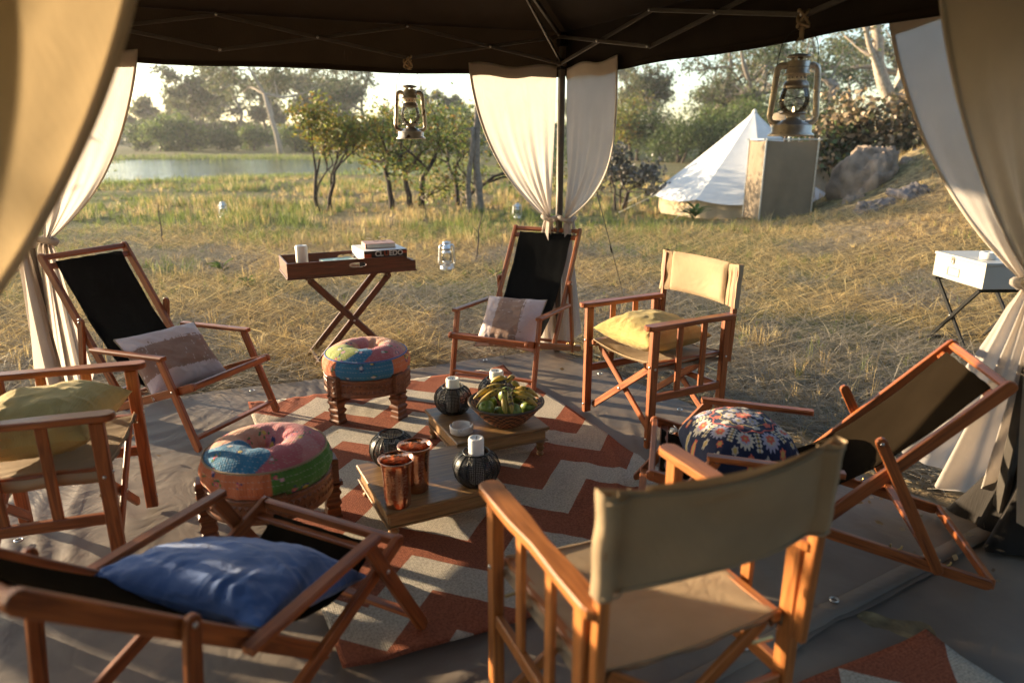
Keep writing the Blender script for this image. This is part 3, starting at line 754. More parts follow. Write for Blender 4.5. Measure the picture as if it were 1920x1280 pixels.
# ---------------------------------------------------------------- curtains
def curtain(label, top, base, dirv, width, ztie=1.05, seed=0, inw=None, tail=(.10, .30), tail_dir=None, tail_to=.06, tieoff=.035, ztop=2.085, group=None, sag=.05, tail_len=1.0, fold=1.0, mat='muslin', pw=2.15):
    """cloth panel hung from the eave beside a pole, swept back and knotted to the pole, the rest hanging below the knot"""
    r = np.random.default_rng(seed)
    d = np.array([dirv.x, dirv.y]); n = np.array([-d[1], d[0]])
    if inw is not None and n @ np.array([inw.x, inw.y]) > 0: n = -n     # the cloth hangs on the outer side of the pole
    pt = np.array([top.x, top.y]); pb = np.array([base.x, base.y])
    nu, nt, nt2 = 90, 80, 46
    s = np.linspace(0, 1, nu)
    ph = r.random(6) * 6.28
    rows = []
    def pole_at(z): k = np.clip(z / 2.31, 0, 1); return pb * (1 - k) + pt * k
    for j in range(nt):
        t = j / (nt - 1)
        h = 1 - t ** pw
        # inner strands stay close to the pole
        along = .030 + s * width * h + (1 - h) * (tieoff + .045 * s * (1 - t) * 4 * t)
        z = ztop - (ztop - ztie) * t - sag * np.sin(math.pi * min(1, t * 1.02)) * s ** 2 - .03 * s * t
        z = z - .012 * np.sin(s * 9 + ph[0]) * (1 - t)
        gather = 1 - h
        amp = (.006 + .022 * t) * fold
        off = amp * (np.sin(s * (13 + 3 * t) + ph[1]) + .6 * np.sin(s * 29 + ph[2] + 3 * t) + .35 * np.sin(s * 53 + ph[3])) * (.10 + .90 * t ** 1.5)
        off = off + .05 * math.sin(math.pi * t) * s * fold
        off = off * (1 - .55 * gather ** 3) * (.35 + .65 * t) + .026
        P = np.empty((nu, 3)); pz = pole_at(float(z.mean()))
        P[:, 0] = pz[0] + d[0] * along + n[0] * off; P[:, 1] = pz[1] + d[1] * along + n[1] * off; P[:, 2] = z
        rows.append(P)
    td = np.array([tail_dir.x, tail_dir.y]) if tail_dir is not None else d
    for j in range(1, nt2):
        t = j / (nt2 - 1)
        w = (tail[0] + (tail[1] - tail[0]) * t ** 1.2)
        if t < .12: w = w * (.6 + .4 * t / .12)
        z = ztie - (ztie - tail_to - .16 * np.abs(2 * s - 1) ** 2.5) * t * tail_len + .02 * np.sin(s * 11 + ph[4]) * t
        along = .03 + tieoff + (s - .5) * w
        off = (.016 + .035 * t) * (np.sin(s * 17 + ph[5]) + .5 * np.sin(s * 31 + ph[0] + 2 * t)) + .028
        pz = pole_at(ztie)
        lean = td * (tail_dir.length if tail_dir is not None else 0) * t ** 1.3
        P = np.empty((nu, 3))
        P[:, 0] = pz[0] + d[0] * along + n[0] * off + lean[0]; P[:, 1] = pz[1] + d[1] * along + n[1] * off + lean[1]; P[:, 2] = z
        if tail_dir is None:
            pq = pole_at(ztie * (1 - t)); P[:, 0] += pq[0] - pz[0]; P[:, 1] += pq[1] - pz[1]
        rows.append(P)
    V = np.array(rows)
    root = thing('curtain', label, 'curtain', (float(pb[0]), float(pb[1]), 0), group=group)
    V[..., 0] -= pb[0]; V[..., 1] -= pb[1]
    grid_mesh('panel', V, nu, len(rows), mat, root)
    # hem sewn over the top edge and down the free edge
    hem = V[:6].copy(); hem[..., 0] += n[0] * .004; hem[..., 1] += n[1] * .004; hem[0, :, 2] += .006
    k = hem.copy(); k[..., 0] -= n[0] * .008; k[..., 1] -= n[1] * .008
    grid_mesh('top_hem', np.concatenate([hem[::-1], k]), nu, 12, 'muslin_hem', root)
    e = V[:nt, -3:, :]
    e0 = e.copy(); e0[..., 0] += n[0] * .004; e0[..., 1] += n[1] * .004
    e1 = e.copy(); e1[..., 0] -= n[0] * .004; e1[..., 1] -= n[1] * .004
    E = np.concatenate([e0, e1[:, ::-1, :]], 1)
    grid_mesh('side_hem', E, 6, nt, 'muslin_hem', root)
    # knotted tie
    mb = MB(); pz = pole_at(ztie)
    c = np.array([pz[0] + d[0] * (tieoff + .02) + n[0] * .02 - pb[0], pz[1] + d[1] * (tieoff + .02) + n[1] * .02 - pb[1], ztie - .005])
    ring = []
    for a in np.linspace(0, 2 * math.pi, 25):
        ring.append((c[0] + d[0] * .062 * math.cos(a) + n[0] * .05 * math.sin(a), c[1] + d[1] * .062 * math.cos(a) + n[1] * .05 * math.sin(a), c[2] + .012 * math.sin(2 * a + ph[2])))
    tube(mb, ring, [.017 + .004 * math.sin(i * 1.7) for i in range(25)], 8, False)
    kn = Vector((c[0] + n[0] * .055, c[1] + n[1] * .055, c[2]))
    tube(mb, [kn + Vector((0, 0, .02)), kn + Vector((n[0] * .02, n[1] * .02, .0)), kn + Vector((0, 0, -.03))], [.012, .026, .014], 8)
    for q in (-1, 1):
        tube(mb, smooth_path([kn, kn + Vector((d[0] * q * .03, d[1] * q * .03, -.05)), kn + Vector((d[0] * q * .045, d[1] * q * .045, -.15))], 4), [.012] * 8 + [.016], 6)
    mb.build('tie', mat, root)
    return root
cenv = Vector((cen.x, cen.y))
dLB = (PB - PL).normalized(); dBR = (PRt - PB).normalized(); dRF = (PF - PRt).normalized(); dFL = (PL - PF).normalized()
G_ = 'tied back curtains of the gazebo'
curtain('cream curtain left of the rear pole, knotted behind the tall black deck chair', PB, PB, -dLB, .65, pw=1.6, sag=.05, seed=1, inw=cenv - PB, tail=(.05, .16), group=G_)
curtain('narrower cream curtain right of the rear pole, beside the guy rope', PB, PB, dBR, .65, pw=2.65, sag=.10, seed=2, inw=cenv - PB, tail=(.06, .26), tail_dir=Vector((.10, -.02)), group=G_)
curtain('pale curtain at the far left pole behind the left deck chair', PL, PL, dLB, .65, pw=1.3, sag=.10, seed=3, inw=cenv - PL, tail=(.07, .22), tail_dir=Vector((-.02, .10)), group=G_)
curtain('curtain on the outer side of the left pole, tail hanging beside it', PL, PL, -dFL, .70, seed=4, inw=cenv - PL, tail=(.06, .2), group=G_)
curtain('large cream curtain swept back on the right above the white box', PRt, PRb, -dBR, .74, ztie=1.10, sag=.10, seed=5, inw=cenv - PRt, tail=(.10, .50), tail_dir=Vector((.15, .60)), tail_to=.10, pw=1.3, group=G_)
curtain('curtain coloured tan for shade at the right edge of the picture, overlapping the cream one', PRt, PRb, dRF, .74, ztie=1.13, pw=1.6, seed=6, inw=cenv - PRt, tail=(.08, .26), tail_dir=Vector((.42, -.10)), tail_to=.15, mat='muslin_shade_tint', group=G_)
curtain('big blurred curtain tinted gold for light through it in the near left corner of the picture', PF, PF, -dRF, .905, ztie=.90, seed=7, inw=cenv - PF, tail=(.10, .3), group=G_, sag=.05, fold=1.2, mat='muslin_backlit_tint', pw=1.66)
curtain('curtain tinted gold for light through it on the outer side of the near left pole', PF, PF, dFL, .70, seed=8, inw=cenv - PF, tail=(.10, .3), group=G_, mat='muslin_backlit_tint')

# dark canvas bag sagging at the foot of the right pole
def lump(name, c, s, mat, label, cat, seed, amp=.22, n=28):
    r = np.random.default_rng(seed); u = np.linspace(0, math.pi, n)[:, None]; v = np.linspace(0, 2 * math.pi, 2 * n)[None, :]
    x = np.sin(u) * np.cos(v); y = np.sin(u) * np.sin(v); z = np.cos(u) + 0 * v
    k = 1 + amp * (fbm(x * 2 + seed, y * 2 + z * 1.7, 3) - .45) * 2
    V = np.stack([x * k * s[0], y * k * s[1], z * k * s[2]], -1)
    o = grid_mesh(name, V, 2 * n, n, mat); o.location = c
    return tag(o, label, cat)
def side_cloth():
    # dark side wall of the gazebo, rolled to the right pole and slumped on the ground
    nu, nv = 50, 40; rows = []
    for j in range(nv):
        t = j / (nv - 1); row = []
        for i in range(nu):
            a = 2 * math.pi * i / (nu - 1)
            rr = (.035 + .26 * t ** 1.7) * (1 + .22 * math.sin(a * 5 + 2 * t) * t + .12 * math.sin(a * 11) * t)
            x = PRb.x + .10 * t + .06 + rr * math.cos(a) * .9; y = PRb.y - .06 + .02 * t + rr * math.sin(a) * .8
            row.append((x, y, .86 - .85 * t))
        rows.append(row)
    return tag(grid_mesh('side_wall', np.array(rows), nu, nv, 'dark_tarp'), 'dark canvas side wall gathered at the foot of the right pole', 'canvas')
side_cloth()
# guy rope with tension slider
gr = thing('guy_rope', 'thin dark guy rope with a slider running from the rear corner to the ground', 'rope', (1.17, 7.05, gzs(1.17, 7.05)))
p0 = Vector((PB.x + .03, PB.y + .05, 2.05)) - gr.location; m = MB()
tube(m, [p0, Vector((0, 0, .02))], .0035, 6); m.build('line', 'cord', gr)
m = MB(); pm = p0 * .30; tube(m, [pm - p0.normalized() * .05, pm + p0.normalized() * .05], .009, 6); m.build('slider', 'black_metal', gr)
m = MB(); tube(m, [(-.01, .02, .12), (0, 0, -.1)], .006, 6); m.build('peg', 'dark_steel', gr)
# ---------------------------------------------------------------- director chairs
def director_chair(label, x, y, rz, pad=True, wood_='teak'):
    c = thing('director_chair', label, 'chair', (x, y, .026), rz, 'folding director chairs round the rug')
    W, AZ, YF, YB, LF, LB = .295, .655, .315, -.295, .253, -.235
    for s in (-1, 1):
        for yy in (LF, LB):
            bar('leg', (s * W, yy, 0), (s * W, yy, AZ - .012), .034, .046, wood_, c, up=(0, 1, 0), ch=.004)
        # arm: board with a rounded front and a waist
        poly = []
        hw0, hw1 = .033, .029
        for a in np.linspace(-90, 90, 8): poly.append((YF - .03 + .03 * math.cos(R(a)), hw0 * math.sin(R(a))))
        poly += [(.10, hw0), (-.02, hw1 - .004), (-.14, hw1), (-.24, hw1)]
        for a in np.linspace(90, 270, 7): poly.append((YB + .03 + .03 * math.cos(R(a)), hw1 * math.sin(R(a))))
        poly += [(-.24, -hw1), (-.14, -hw1), (-.02, -hw1 + .004), (.10, -hw0)]
        mb = MB(); slab(mb, poly, -.013, .013, .004, 'XY')
        mb.build('armrest', wood_, c, Matrix.Translation((s * W, 0, AZ + .006)) @ Matrix.Rotation(R(90), 4, 'Z'))
        bar('side_rail', (s * W, LB + .02, .275), (s * W, LF - .02, .275), .022, .042, wood_, c, ch=.003)
        for yy in (.085, -.080):
            bar('slat', (s * W, yy, .295), (s * W, yy, AZ - .008), .016, .036, wood_, c, up=(0, 1, 0), ch=.003)
        bar('back_post', (s * (W - .006), LB - .040, .40), (s * (W - .006), LB - .062, .925), .026, .032, wood_, c, up=(0, 1, 0), ch=.004)
        bar('seat_rail', (s * (W - .040), -.235, .445), (s * (W - .040), .255, .445), .030, .026, wood_, c, ch=.004)
        for yy, zz in ((LF, .44), (LF, .04), (LB, .44), (LB, .04)):
            bolt_at(c, (s * (W + .018), yy, zz), (s, 0, 0), .8)
        for yy, zz in ((LF, .05), (LF, .45)):
            bolt_at(c, (s * W, yy + .024, zz), (0, 1, 0), .8)
        for yy in (LF - .03, LB + .03):
            bar('bracket', (s * (W - .015), yy, .355), (s * (W - .085), yy, .36), .012, .004, 'brass', c, ch=.001)
    for yy in (LF - .035, LB + .04):
        bar('cross_bar', (-(W - .03), yy - .011, .045), (W - .05, yy - .011, .425), .016, .038, wood_, c, ch=.003, rnd=True)
        bar('cross_bar', (W - .03, yy + .011, .045), (-(W - .05), yy + .011, .425), .016, .038, wood_, c, ch=.003, rnd=True)
        bolt_at(c, (0.005, yy + .02, .235), (0, 1, 0), .9)
    bar('stretcher', (-W + .02, LB - .005, .26), (W - .02, LB - .005, .26), .018, .036, wood_, c, ch=.003) if pad else None
    # seat canvas, wrapped round its two rails
    nu, nv = 41, 26; V = np.zeros((nv, nu, 3))
    xs = np.linspace(-1, 1, nu); rows = []
    for j in range(nv):
        yy = -.235 + .49 * j / (nv - 1)
        row = []
        for i, u in enumerate(xs):
            xx = u * (W - .018); e = min(1, (1 - abs(u)) / .10)
            zz = .462 - .022 * (1 - u * u) + .0025 * math.sin(u * 23 + j * .6) * (abs(u) ** 2)
            if e < 1: zz -= .018 * (1 - e) ** 2
            row.append((xx, yy + .004 * math.sin(i * .5) * (1 if j in (0, nv - 1) else 0), zz))
        rows.append(row)
    T = np.array(rows); Bt = T[:, ::-1, :].copy(); Bt[..., 2] -= np.where(np.abs(Bt[..., 0]) > .23, .034, .006)
    seat = grid_mesh('seat', np.concatenate([T, Bt], 1), 2 * nu, nv, 'tan_canvas', c)
    # wide hems of the seat hanging beside the rails
    # back canvas: sleeve round each post, curved between them
    nu = 49; rows = []
    z0, z1 = .700, .940
    for j in range(20):
        zz = z0 + (z1 - z0) * j / 19; row = []
        yc = LB - .04 - .022 * (zz - .40) / .525
        for i in range(nu):
            u = -1 + 2 * i / (nu - 1)
            bow = -.050 * (1 - u ** 2) ** 1.0
            zz2 = zz + (.010 * (1 - u * u) * (1 if j == 0 else (-1 if j == 19 else 0))) - .012 * (1 - u * u) * (1 if zz > .9 else 0)
            cr = .0022 * math.sin(u * 7 + zz * 55 + rz * 3) * math.exp(-((1 - abs(u)) / .30) ** 2) + .002 * math.sin(zz * 40 + u * 5)
            row.append((u * (W + .012), yc + bow + .018 + cr, zz2))
        for i in range(nu):
            u = 1 - 2 * i / (nu - 1)
            bow = -.050 * (1 - u ** 2)
            edge = .034 if abs(u) > .88 else .007
            if pad and abs(u) < .70: edge = .007
            row.append((u * (W + .012), row[nu - 1 - i][1] - edge, row[nu - 1 - i][2]))
        row.append(row[0])
        rows.append(row)
    bk = grid_mesh('backrest', np.array(rows), 2 * nu + 1, 20, 'tan_canvas', c)
    for q in (-1, 1):   # seam of the post sleeve
        pts = [(q * (W - .052), LB - .022 - .022 * (zz - .40) / .525 - .05 * (1 - ((W - .052) / (W + .012)) ** 2) + .0015, zz) for zz in np.linspace(z0 + .003, z1 - .006, 8)]
        m = MB(); tube(m, pts, .0022, 5); m.build('seam', 'tan_canvas', bk)
    for zz, nm in ((z0 + .012, 'hem'), (z1 - .016, 'hem')):
        pts = []
        for u in np.linspace(-.99, .99, 21):
            yc = LB - .04 - .022 * (zz - .40) / .525
            pts.append((u * (W + .012), yc - .050 * (1 - u * u) + .018 - (.0085 if abs(u) < .87 else .0355), zz - (.012 * (1 - u * u) if zz > .9 else -.004 * (1 - u * u))))
        m = MB(); tube(m, pts, .0028, 5); m.build(nm, 'tan_canvas', bk)
    for yy in (-.228, .248):
        m = MB(); tube(m, [(u * (W - .03), yy, .4635 - .022 * (1 - u * u)) for u in np.linspace(-1, 1, 15)], .003, 5); m.build('hem', 'tan_canvas', seat)
    # quilted pad sewn on the front of the backrest
    n, k = 33, 14; rows = []
    for j in range(k):
        v = -1 + 2 * j / (k - 1); row = []
        zz = (z0 + z1) / 2 + v * (z1 - z0) / 2 * .965
        yc = LB - .04 - .022 * (zz - .40) / .525
        for i in range(n):
            u = -1 + 2 * i / (n - 1); uu = u * .74
            puff = .024 * (1 - abs(u) ** 8) ** .5 * (1 - abs(v) ** 8) ** .5
            row.append((uu * (W + .012) + .018, yc - .050 * (1 - uu ** 2) + .0185 + puff, zz))
        rows.append(row)
    grid_mesh('pad', np.array(rows), n, k, 'tan_canvas', bk)
    return c
ch_r = director_chair('wooden director chair with tan canvas back facing the rug, yellow cushion on it', .812, 3.775, R(118.1))
ch_f = director_chair('wooden director chair with empty tan seat in the foreground, seen from behind', .327, 1.564, R(23.9), wood_='teak_pale')
ch_l = director_chair('wooden director chair cut off by the left edge of the picture', -1.762, 2.42, R(-72.4))

# ---------------------------------------------------------------- deck chairs
def bez(p0, p1, p2, p3, t): return (1 - t) ** 3 * p0 + 3 * (1 - t) ** 2 * t * p1 + 3 * (1 - t) * t * t * p2 + t ** 3 * p3
def deck_chair(label, x, y, rz, T, P, S, Rr, F, A, B, Q, q, canvas='black_canvas', wood_='teak'):
    c = thing('deck_chair', label, 'deck chair', (x, y, .024), rz, 'wooden sling deck chairs round the rug')
    wb, ws, wa = .258, .276, .301
    v3 = lambda s, p: (s, p[0], p[1])
    up_b = (0, 1, .7)
    for s in (-1, 1):
        bar('back_rail', v3(s * wb, P), v3(s * wb, T), .022, .046, wood_, c, up=(0, 1, 1), rnd=True, ext=.025)
        bar('seat_rail', v3(s * ws - s * .0, Rr), v3(s * ws, S), .020, .044, wood_, c, up=(0, 0, 1), rnd=True, ext=.022)
        A2 = (A[0] - .035, A[1] - .012)
        bar('leg', v3(s * wa, F), v3(s * wa, A2), .022, .044, wood_, c, up=(0, 1, 0), rnd=True, ext=.012)
        bar('armrest', v3(s * (wa + .004), (B[0] - .02, B[1])), v3(s * (wa + .004), A), .044, .022, wood_, c, rnd=False, ch=.006)
        bar('prop_leg', v3(s * (wb + .024 + .0), q), v3(s * (wb + .024), Q), .020, .040, wood_, c, up=(0, 1, 0), rnd=True, ext=.022)
        # where the leg crosses the seat rail
        k = (S[1] * .9 + Rr[1] * .1 - F[1]) / (A2[1] - F[1]); pv = (F[0] + (A2[0] - F[0]) * k, F[1] + (A2[1] - F[1]) * k)
        for pp, off in ((pv, wa + .012), (Q, wb + .036), (A2, wa + .012), (P, wb - .012 + .03)):
            bolt_at(c, (s * off, pp[0], pp[1]), (s, 0, 0), .8)
        # brass hooks on the seat rail that catch the prop
        for kk in (.12, .26):
            hy = Rr[0] + (S[0] - Rr[0]) * kk; hz = Rr[1] + (S[1] - Rr[1]) * kk + .024
            pts = [(s * ws, hy + .020 * math.cos(a), hz + .010 + .016 * math.sin(a)) for a in np.linspace(R(170), R(385), 9)]
            m = MB(); tube(m, pts, .0035, 6); m.build('hook', 'brass', c)
    bx = Vector((T[0] - P[0], T[1] - P[1])).normalized()
    bar('top_bar', (-wb - .008, T[0], T[1]), (wb + .008, T[0], T[1]), .024, .030, wood_, c, up=(0, bx.x, bx.y), ch=.005)
    t2 = (T[0] - bx.x * .055, T[1] - bx.y * .055)
    bar('sling_bar', (-wb, t2[0], t2[1]), (wb, t2[0], t2[1]), .018, .034, wood_, c, up=(0, bx.x, bx.y), ch=.004)
    sx = Vector((S[0] - Rr[0], S[1] - Rr[1])).normalized()
    bar('front_bar', (-ws - .012, S[0], S[1]), (ws + .012, S[0], S[1]), .026, .032, wood_, c, up=(0, 0, 1), ch=.005)
    s2 = (S[0] - sx.x * .045, S[1] - sx.y * .045 - .012)
    bar('sling_bar', (-ws, s2[0], s2[1]), (ws, s2[0], s2[1]), .034, .016, wood_, c, up=(0, 0, 1), ch=.003)
    bar('rear_bar', (-ws, Rr[0] - .02, Rr[1]), (ws, Rr[0] - .02, Rr[1]), .022, .038, wood_, c, ch=.004)
    k = .12; fs = (F[0] + (A[0] - F[0]) * k, F[1] + (A[1] - F[1]) * k)
    bar('stretcher', (-wa, fs[0], fs[1]), (wa, fs[0], fs[1]), .018, .034, wood_, c, up=(0, 1, 0), ch=.003)
    ql = (q[0] + (Q[0] - q[0]) * .10, q[1] + (Q[1] - q[1]) * .10)
    bar('stretcher', (-wb - .02, ql[0], ql[1]), (wb + .02, ql[0], ql[1]), .018, .030, wood_, c, up=(0, 1, 0), ch=.003)
    # sling
    a0 = np.array(t2) + np.array([bx.y, -bx.x]) * .015 + np.array([bx.x, bx.y]) * .02; a3 = np.array(s2) + np.array([.012, .016])
    a1 = a0 + (np.array(P) - a0) * .86 + np.array([-.015, -.02]); a2 = np.array([P[0] + .13, min(P[1], S[1]) - .02])
    nv, nu = 60, 22; rows = []; wS = .206
    for j in range(nv):
        t = j / (nv - 1); p = bez(a0, a1, a2, a3, t); row = []
        for i in range(nu):
            u = -1 + 2 * i / (nu - 1)
            sag = -.022 * (1 - u * u) * math.sin(math.pi * t) ** .8
            edge = 1 - .012 * math.sin(math.pi * t)
            row.append((u * wS * edge + .002 * math.sin(t * 40), p[0] + sag * .75 * (-1 if False else 1), p[1] + sag * .65 + .0015 * math.sin(u * 14 + t * 9)))
        rows.append(row)
    Tm = np.array(rows); Bm = Tm[:, ::-1, :].copy(); Bm[..., 1] -= .003; Bm[..., 2] -= .003
    full = np.concatenate([Tm, Bm, Tm[:, :1, :]], 1)
    grid_mesh('sling', full, 2 * nu + 1, nv, canvas, c)
    return c
d_b = deck_chair('black deck chair at the rear pole with a mauve pillow', .010, 4.676, R(-204.5), (-.61, .93), (-.12, .19), (.40, .335), (-.62, .03), (.35, .018), (.29, .475), (-.25, .45), (-.36, .585), (-.45, .07))
d_l = deck_chair('black deck chair on the left with a mauve pillow, reaching to the left curtain', -1.89, 3.753, R(-111.9), (-.61, .96), (-.15, .17), (.38, .355), (-.58, .03), (.39, .018), (.24, .50), (-.26, .49), (-.36, .63), (-.45, .10))
d_r = deck_chair('black deck chair, its canvas tinted brown for sunlight, on the right with the flowered cushion', 1.059, 2.603, R(77.3), (-.69, .775), (-.13, .165), (.47, .33), (-.74, .03), (.54, .018), (.27, .44), (-.19, .42), (-.32, .545), (-.57, .07), canvas='black_canvas_lit')
d_f = deck_chair('deck chair in the near left corner carrying the blue cushion', -.749, 1.728, R(-25.9), (-.70, .84), (-.01, .215), (.33, .375), (-.60, .03), (.41, .018), (.19, .475), (-.28, .455), (-.41, .60), (-.47, .07), canvas='black_canvas_lit')

# ---------------------------------------------------------------- cushions
def pillow_arrays(sx, sy, h, n=64, seed=0, wr=.010, corner=.55):
    u = np.linspace(-1, 1, n)[None, :] + np.zeros((n, 1)); v = np.linspace(-1, 1, n)[:, None] + np.zeros((1, n))
    pr = ((1 - np.abs(u) ** 2.9) * (1 - np.abs(v) ** 2.9)) ** corner
    x = sx * u * (1 - .085 * (1 - v ** 2) * np.abs(u) ** 3); y = sy * v * (1 - .085 * (1 - u ** 2) * np.abs(v) ** 3)
    ang = np.arctan2(v, u); rad = np.sqrt(u * u + v * v)
    w = wr * np.sin(ang * 15 + fbm(u * 3 + seed, v * 3, 3) * 16) * fbm(u * 2.5 + 9 + seed, v * 2.5, 2) * 1.6 * np.clip(rad - .45, 0, 1) * (1 - np.clip(rad - 1.15, 0, .3) * 3)
    w2 = (fbm(u * 2.2 + seed * 3, v * 2.2 + 5, 3) - .45) * .035
    top = np.stack([x, y, h * pr + (w + w2) * pr ** .5], -1); bot = np.stack([x, y, -h * .75 * pr + (w * .6) * pr ** .5], -1)
    return u, v, top, bot
def pillow(name, label, sx, sy, h, mat, M, colf=None, n=64, seed=0, group=None, wr=.010, piping=None, corner=.55, rounded=0.0):
    u, v, top, bot = pillow_arrays(sx, sy, h, n, seed, wr, corner)
    kk = (1 - rounded * (np.abs(u) * np.abs(v)) ** 1.5)[..., None]; top[..., :2] *= kk; bot[..., :2] *= kk
    root = thing(name, label, 'cushion', group=group)
    root.matrix_world = M
    V = np.concatenate([top.reshape(-1, 3), bot.reshape(-1, 3)])
    i = (np.arange(n - 1)[None, :] + n * np.arange(n - 1)[:, None]); F1 = np.stack([i, i + 1, i + 1 + n, i + n], -1).reshape(-1, 4)
    F2 = F1[:, ::-1] + n * n
    col = None
    if colf is not None:
        cc = colf(u, v); col = np.concatenate([cc.reshape(-1, 3), cc.reshape(-1, 3)])
    np_mesh('cover', V, np.concatenate([F1, F2]), mat, root, col, smooth=True)
    if piping:
        e = [top[0, k] for k in range(n)] + [top[k, -1] for k in range(1, n)] + [top[-1, k] for k in range(n - 2, -1, -1)] + [top[k, 0] for k in range(n - 2, -1, -1)]
        m = MB(); tube(m, [tuple(p) for p in e[::2]], .004, 6, False); m.build('piping', piping, root)
    return root
def pose(chair, loc, rx=0, ry=0, rz=0):
    bpy.context.view_layer.update()
    Mc = Matrix.Translation(chair.location) @ Matrix.Rotation(chair.rotation_euler.z, 4, 'Z')
    return Mc @ Matrix.Translation(loc) @ Matrix.Rotation(rz, 4, 'Z') @ Matrix.Rotation(rx, 4, 'X') @ Matrix.Rotation(ry, 4, 'Y')
def mauve(u, v):
    b = fbm(u * 13 + 4, v * 1.5 + 2, 3) * .5 + fbm(u * 2, v * 40, 2) * .22
    d = np.abs(u + .02) + (b - .30) * .55
    band = d < .46
    sp = (fbm(u * 9, v * 60 + 3, 2) > .60) & band
    c = np.where(band[..., None], np.array([.33, .205, .15]), np.array([.66, .53, .50]))
    return np.where(sp[..., None], np.array([.62, .52, .47]), c)
GP = 'mauve pillows on the black deck chairs'
pillow('mauve_pillow', 'mauve pillow with a brown brushed band on the rear deck chair', .215, .200, .085, 'printed_cotton', pose(d_b, (-.02, .09, .375), rx=R(48), rz=R(184)), mauve, 120, 2, GP, .004, 'printed_cotton' if False else 'tan_canvas')
pillow('mauve_pillow', 'mauve pillow with a brown brushed band on the left deck chair', .235, .215, .085, 'printed_cotton', pose(d_l, (.03, .00, .39), rx=R(42), ry=R(0), rz=R(168)), lambda u, v: mauve(v, u), 120, 6, GP, .004, 'tan_canvas')
pillow('yellow_cushion', 'mustard yellow woven cushion on the right director chair', .232, .235, .105, 'yellow_weave', pose(ch_r, (0, .03, .538), rz=R(4), rx=R(1)), None, 64, 3, 'yellow seat cushions', .012)
pillow('yellow_cushion', 'pale yellow woven cushion on the left director chair', .25, .24, .120, 'yellow_weave', pose(ch_l, (0, .0, .555), rz=R(-6), rx=R(4)), None, 64, 9, 'yellow seat cushions', .012)
pillow('blue_cushion', 'plump bright blue cushion on the near left deck chair', .285, .265, .095, 'blue_cotton', pose(d_f, (-.03, -.035, .375), rx=R(-21), ry=R(0), rz=R(8)), None, 96, 5, None, .012)

def suzani(u, v):
    n = u.shape[0]; r = np.sqrt(u * u + v * v); th = np.arctan2(v, u)
    c = np.empty(u.shape + (3,)); c[:] = (.012, .020, .060)
    def put(mask, col): c[mask] = col
    cream = (.50, .46, .40); coral = (.62, .13, .085); lav = (.36, .36, .50); gold = (.50, .36, .12); pale = (.60, .55, .46)
    def flower(cx, cy, R0, pet, col, col2, col3=None):
        dx, dy = u - cx, v - cy; d = np.sqrt(dx * dx + dy * dy); a = np.arctan2(dy, dx)
        put(d < R0 * (1 + .16 * np.cos(pet * a)), col)
        put(d < R0 * .62 * (1 + .14 * np.cos(pet * a)), col2)
        if col3: put(d < R0 * .30, col3)
    # rings of scrolling stems
    put(np.abs(r - .56 - .03 * np.sin(th * 12)) < .014, coral)
    put(np.abs(r - .40 - .03 * np.cos(th * 8)) < .010, gold)
    flower(0, 0, .13, 10, coral, coral, gold)
    for k in range(6): a = k * R(60) + .3; flower(.25 * math.cos(a), .25 * math.sin(a), .10, 7, cream if k % 2 else lav, lav if k % 2 else cream, gold)
    for k in range(10): a = k * R(36) + .1; flower(.455 * math.cos(a), .455 * math.sin(a), .065, 5, coral if k % 2 == 0 else pale, coral if k % 2 == 0 else cream)
    for k in range(10):
        a = k * R(36) + .28; flower(.76 * math.cos(a), .76 * math.sin(a), .155, 13, lav if k % 2 else pale, cream if k % 2 else lav)
        flower(.745 * math.cos(a), .745 * math.sin(a), .075, 6, coral, coral, gold)
        a2 = a + R(18)
        for q in range(5):
            rr = .62 + q * .065
            for sgn in (-1, 1): flower(rr * math.cos(a2) - sgn * .030 * math.sin(a2), rr * math.sin(a2) + sgn * .030 * math.cos(a2), .026, 4, pale, pale)
            flower(rr * math.cos(a2), rr * math.sin(a2), .020, 4, gold, gold)
    for k in range(20): a = k * R(18) + .12; flower(1.0 * math.cos(a), 1.0 * math.sin(a), .06, 6, coral if k % 2 else cream, gold)
    for (sx_, sy_) in ((-1, -1), (1, -1), (1, 1), (-1, 1)):
        flower(.88 * sx_, .88 * sy_, .11, 8, cream, coral, gold)
    return c
cs = pillow('flowered_cushion', 'navy cushion embroidered with coral and cream flowers, fringed corners', .225, .225, .150, 'printed_cotton', pose(d_r, (.0, .13, .345), rx=R(4), ry=R(0), rz=R(20)), suzani, 200, 4, None, .004, rounded=.16)
for (a_, b_) in ((-1, -1), (1, -1), (1, 1), (-1, 1)):
    m = MB(); r_ = random.Random(int(a_ * 3 + b_ * 7 + 20))
    for k in range(26):
        p = Vector((a_ * .187, b_ * .187, 0)); dd = Vector((a_ + r_.uniform(-.8, .8), b_ + r_.uniform(-.8, .8), r_.uniform(-.6, .6))).normalized()
        tube(m, [p, p + dd * .018, p + dd * .036 + Vector((0, 0, -.006))], [.003, .003, .002], 4)
    m.build('tassel', 'wax_white', cs)

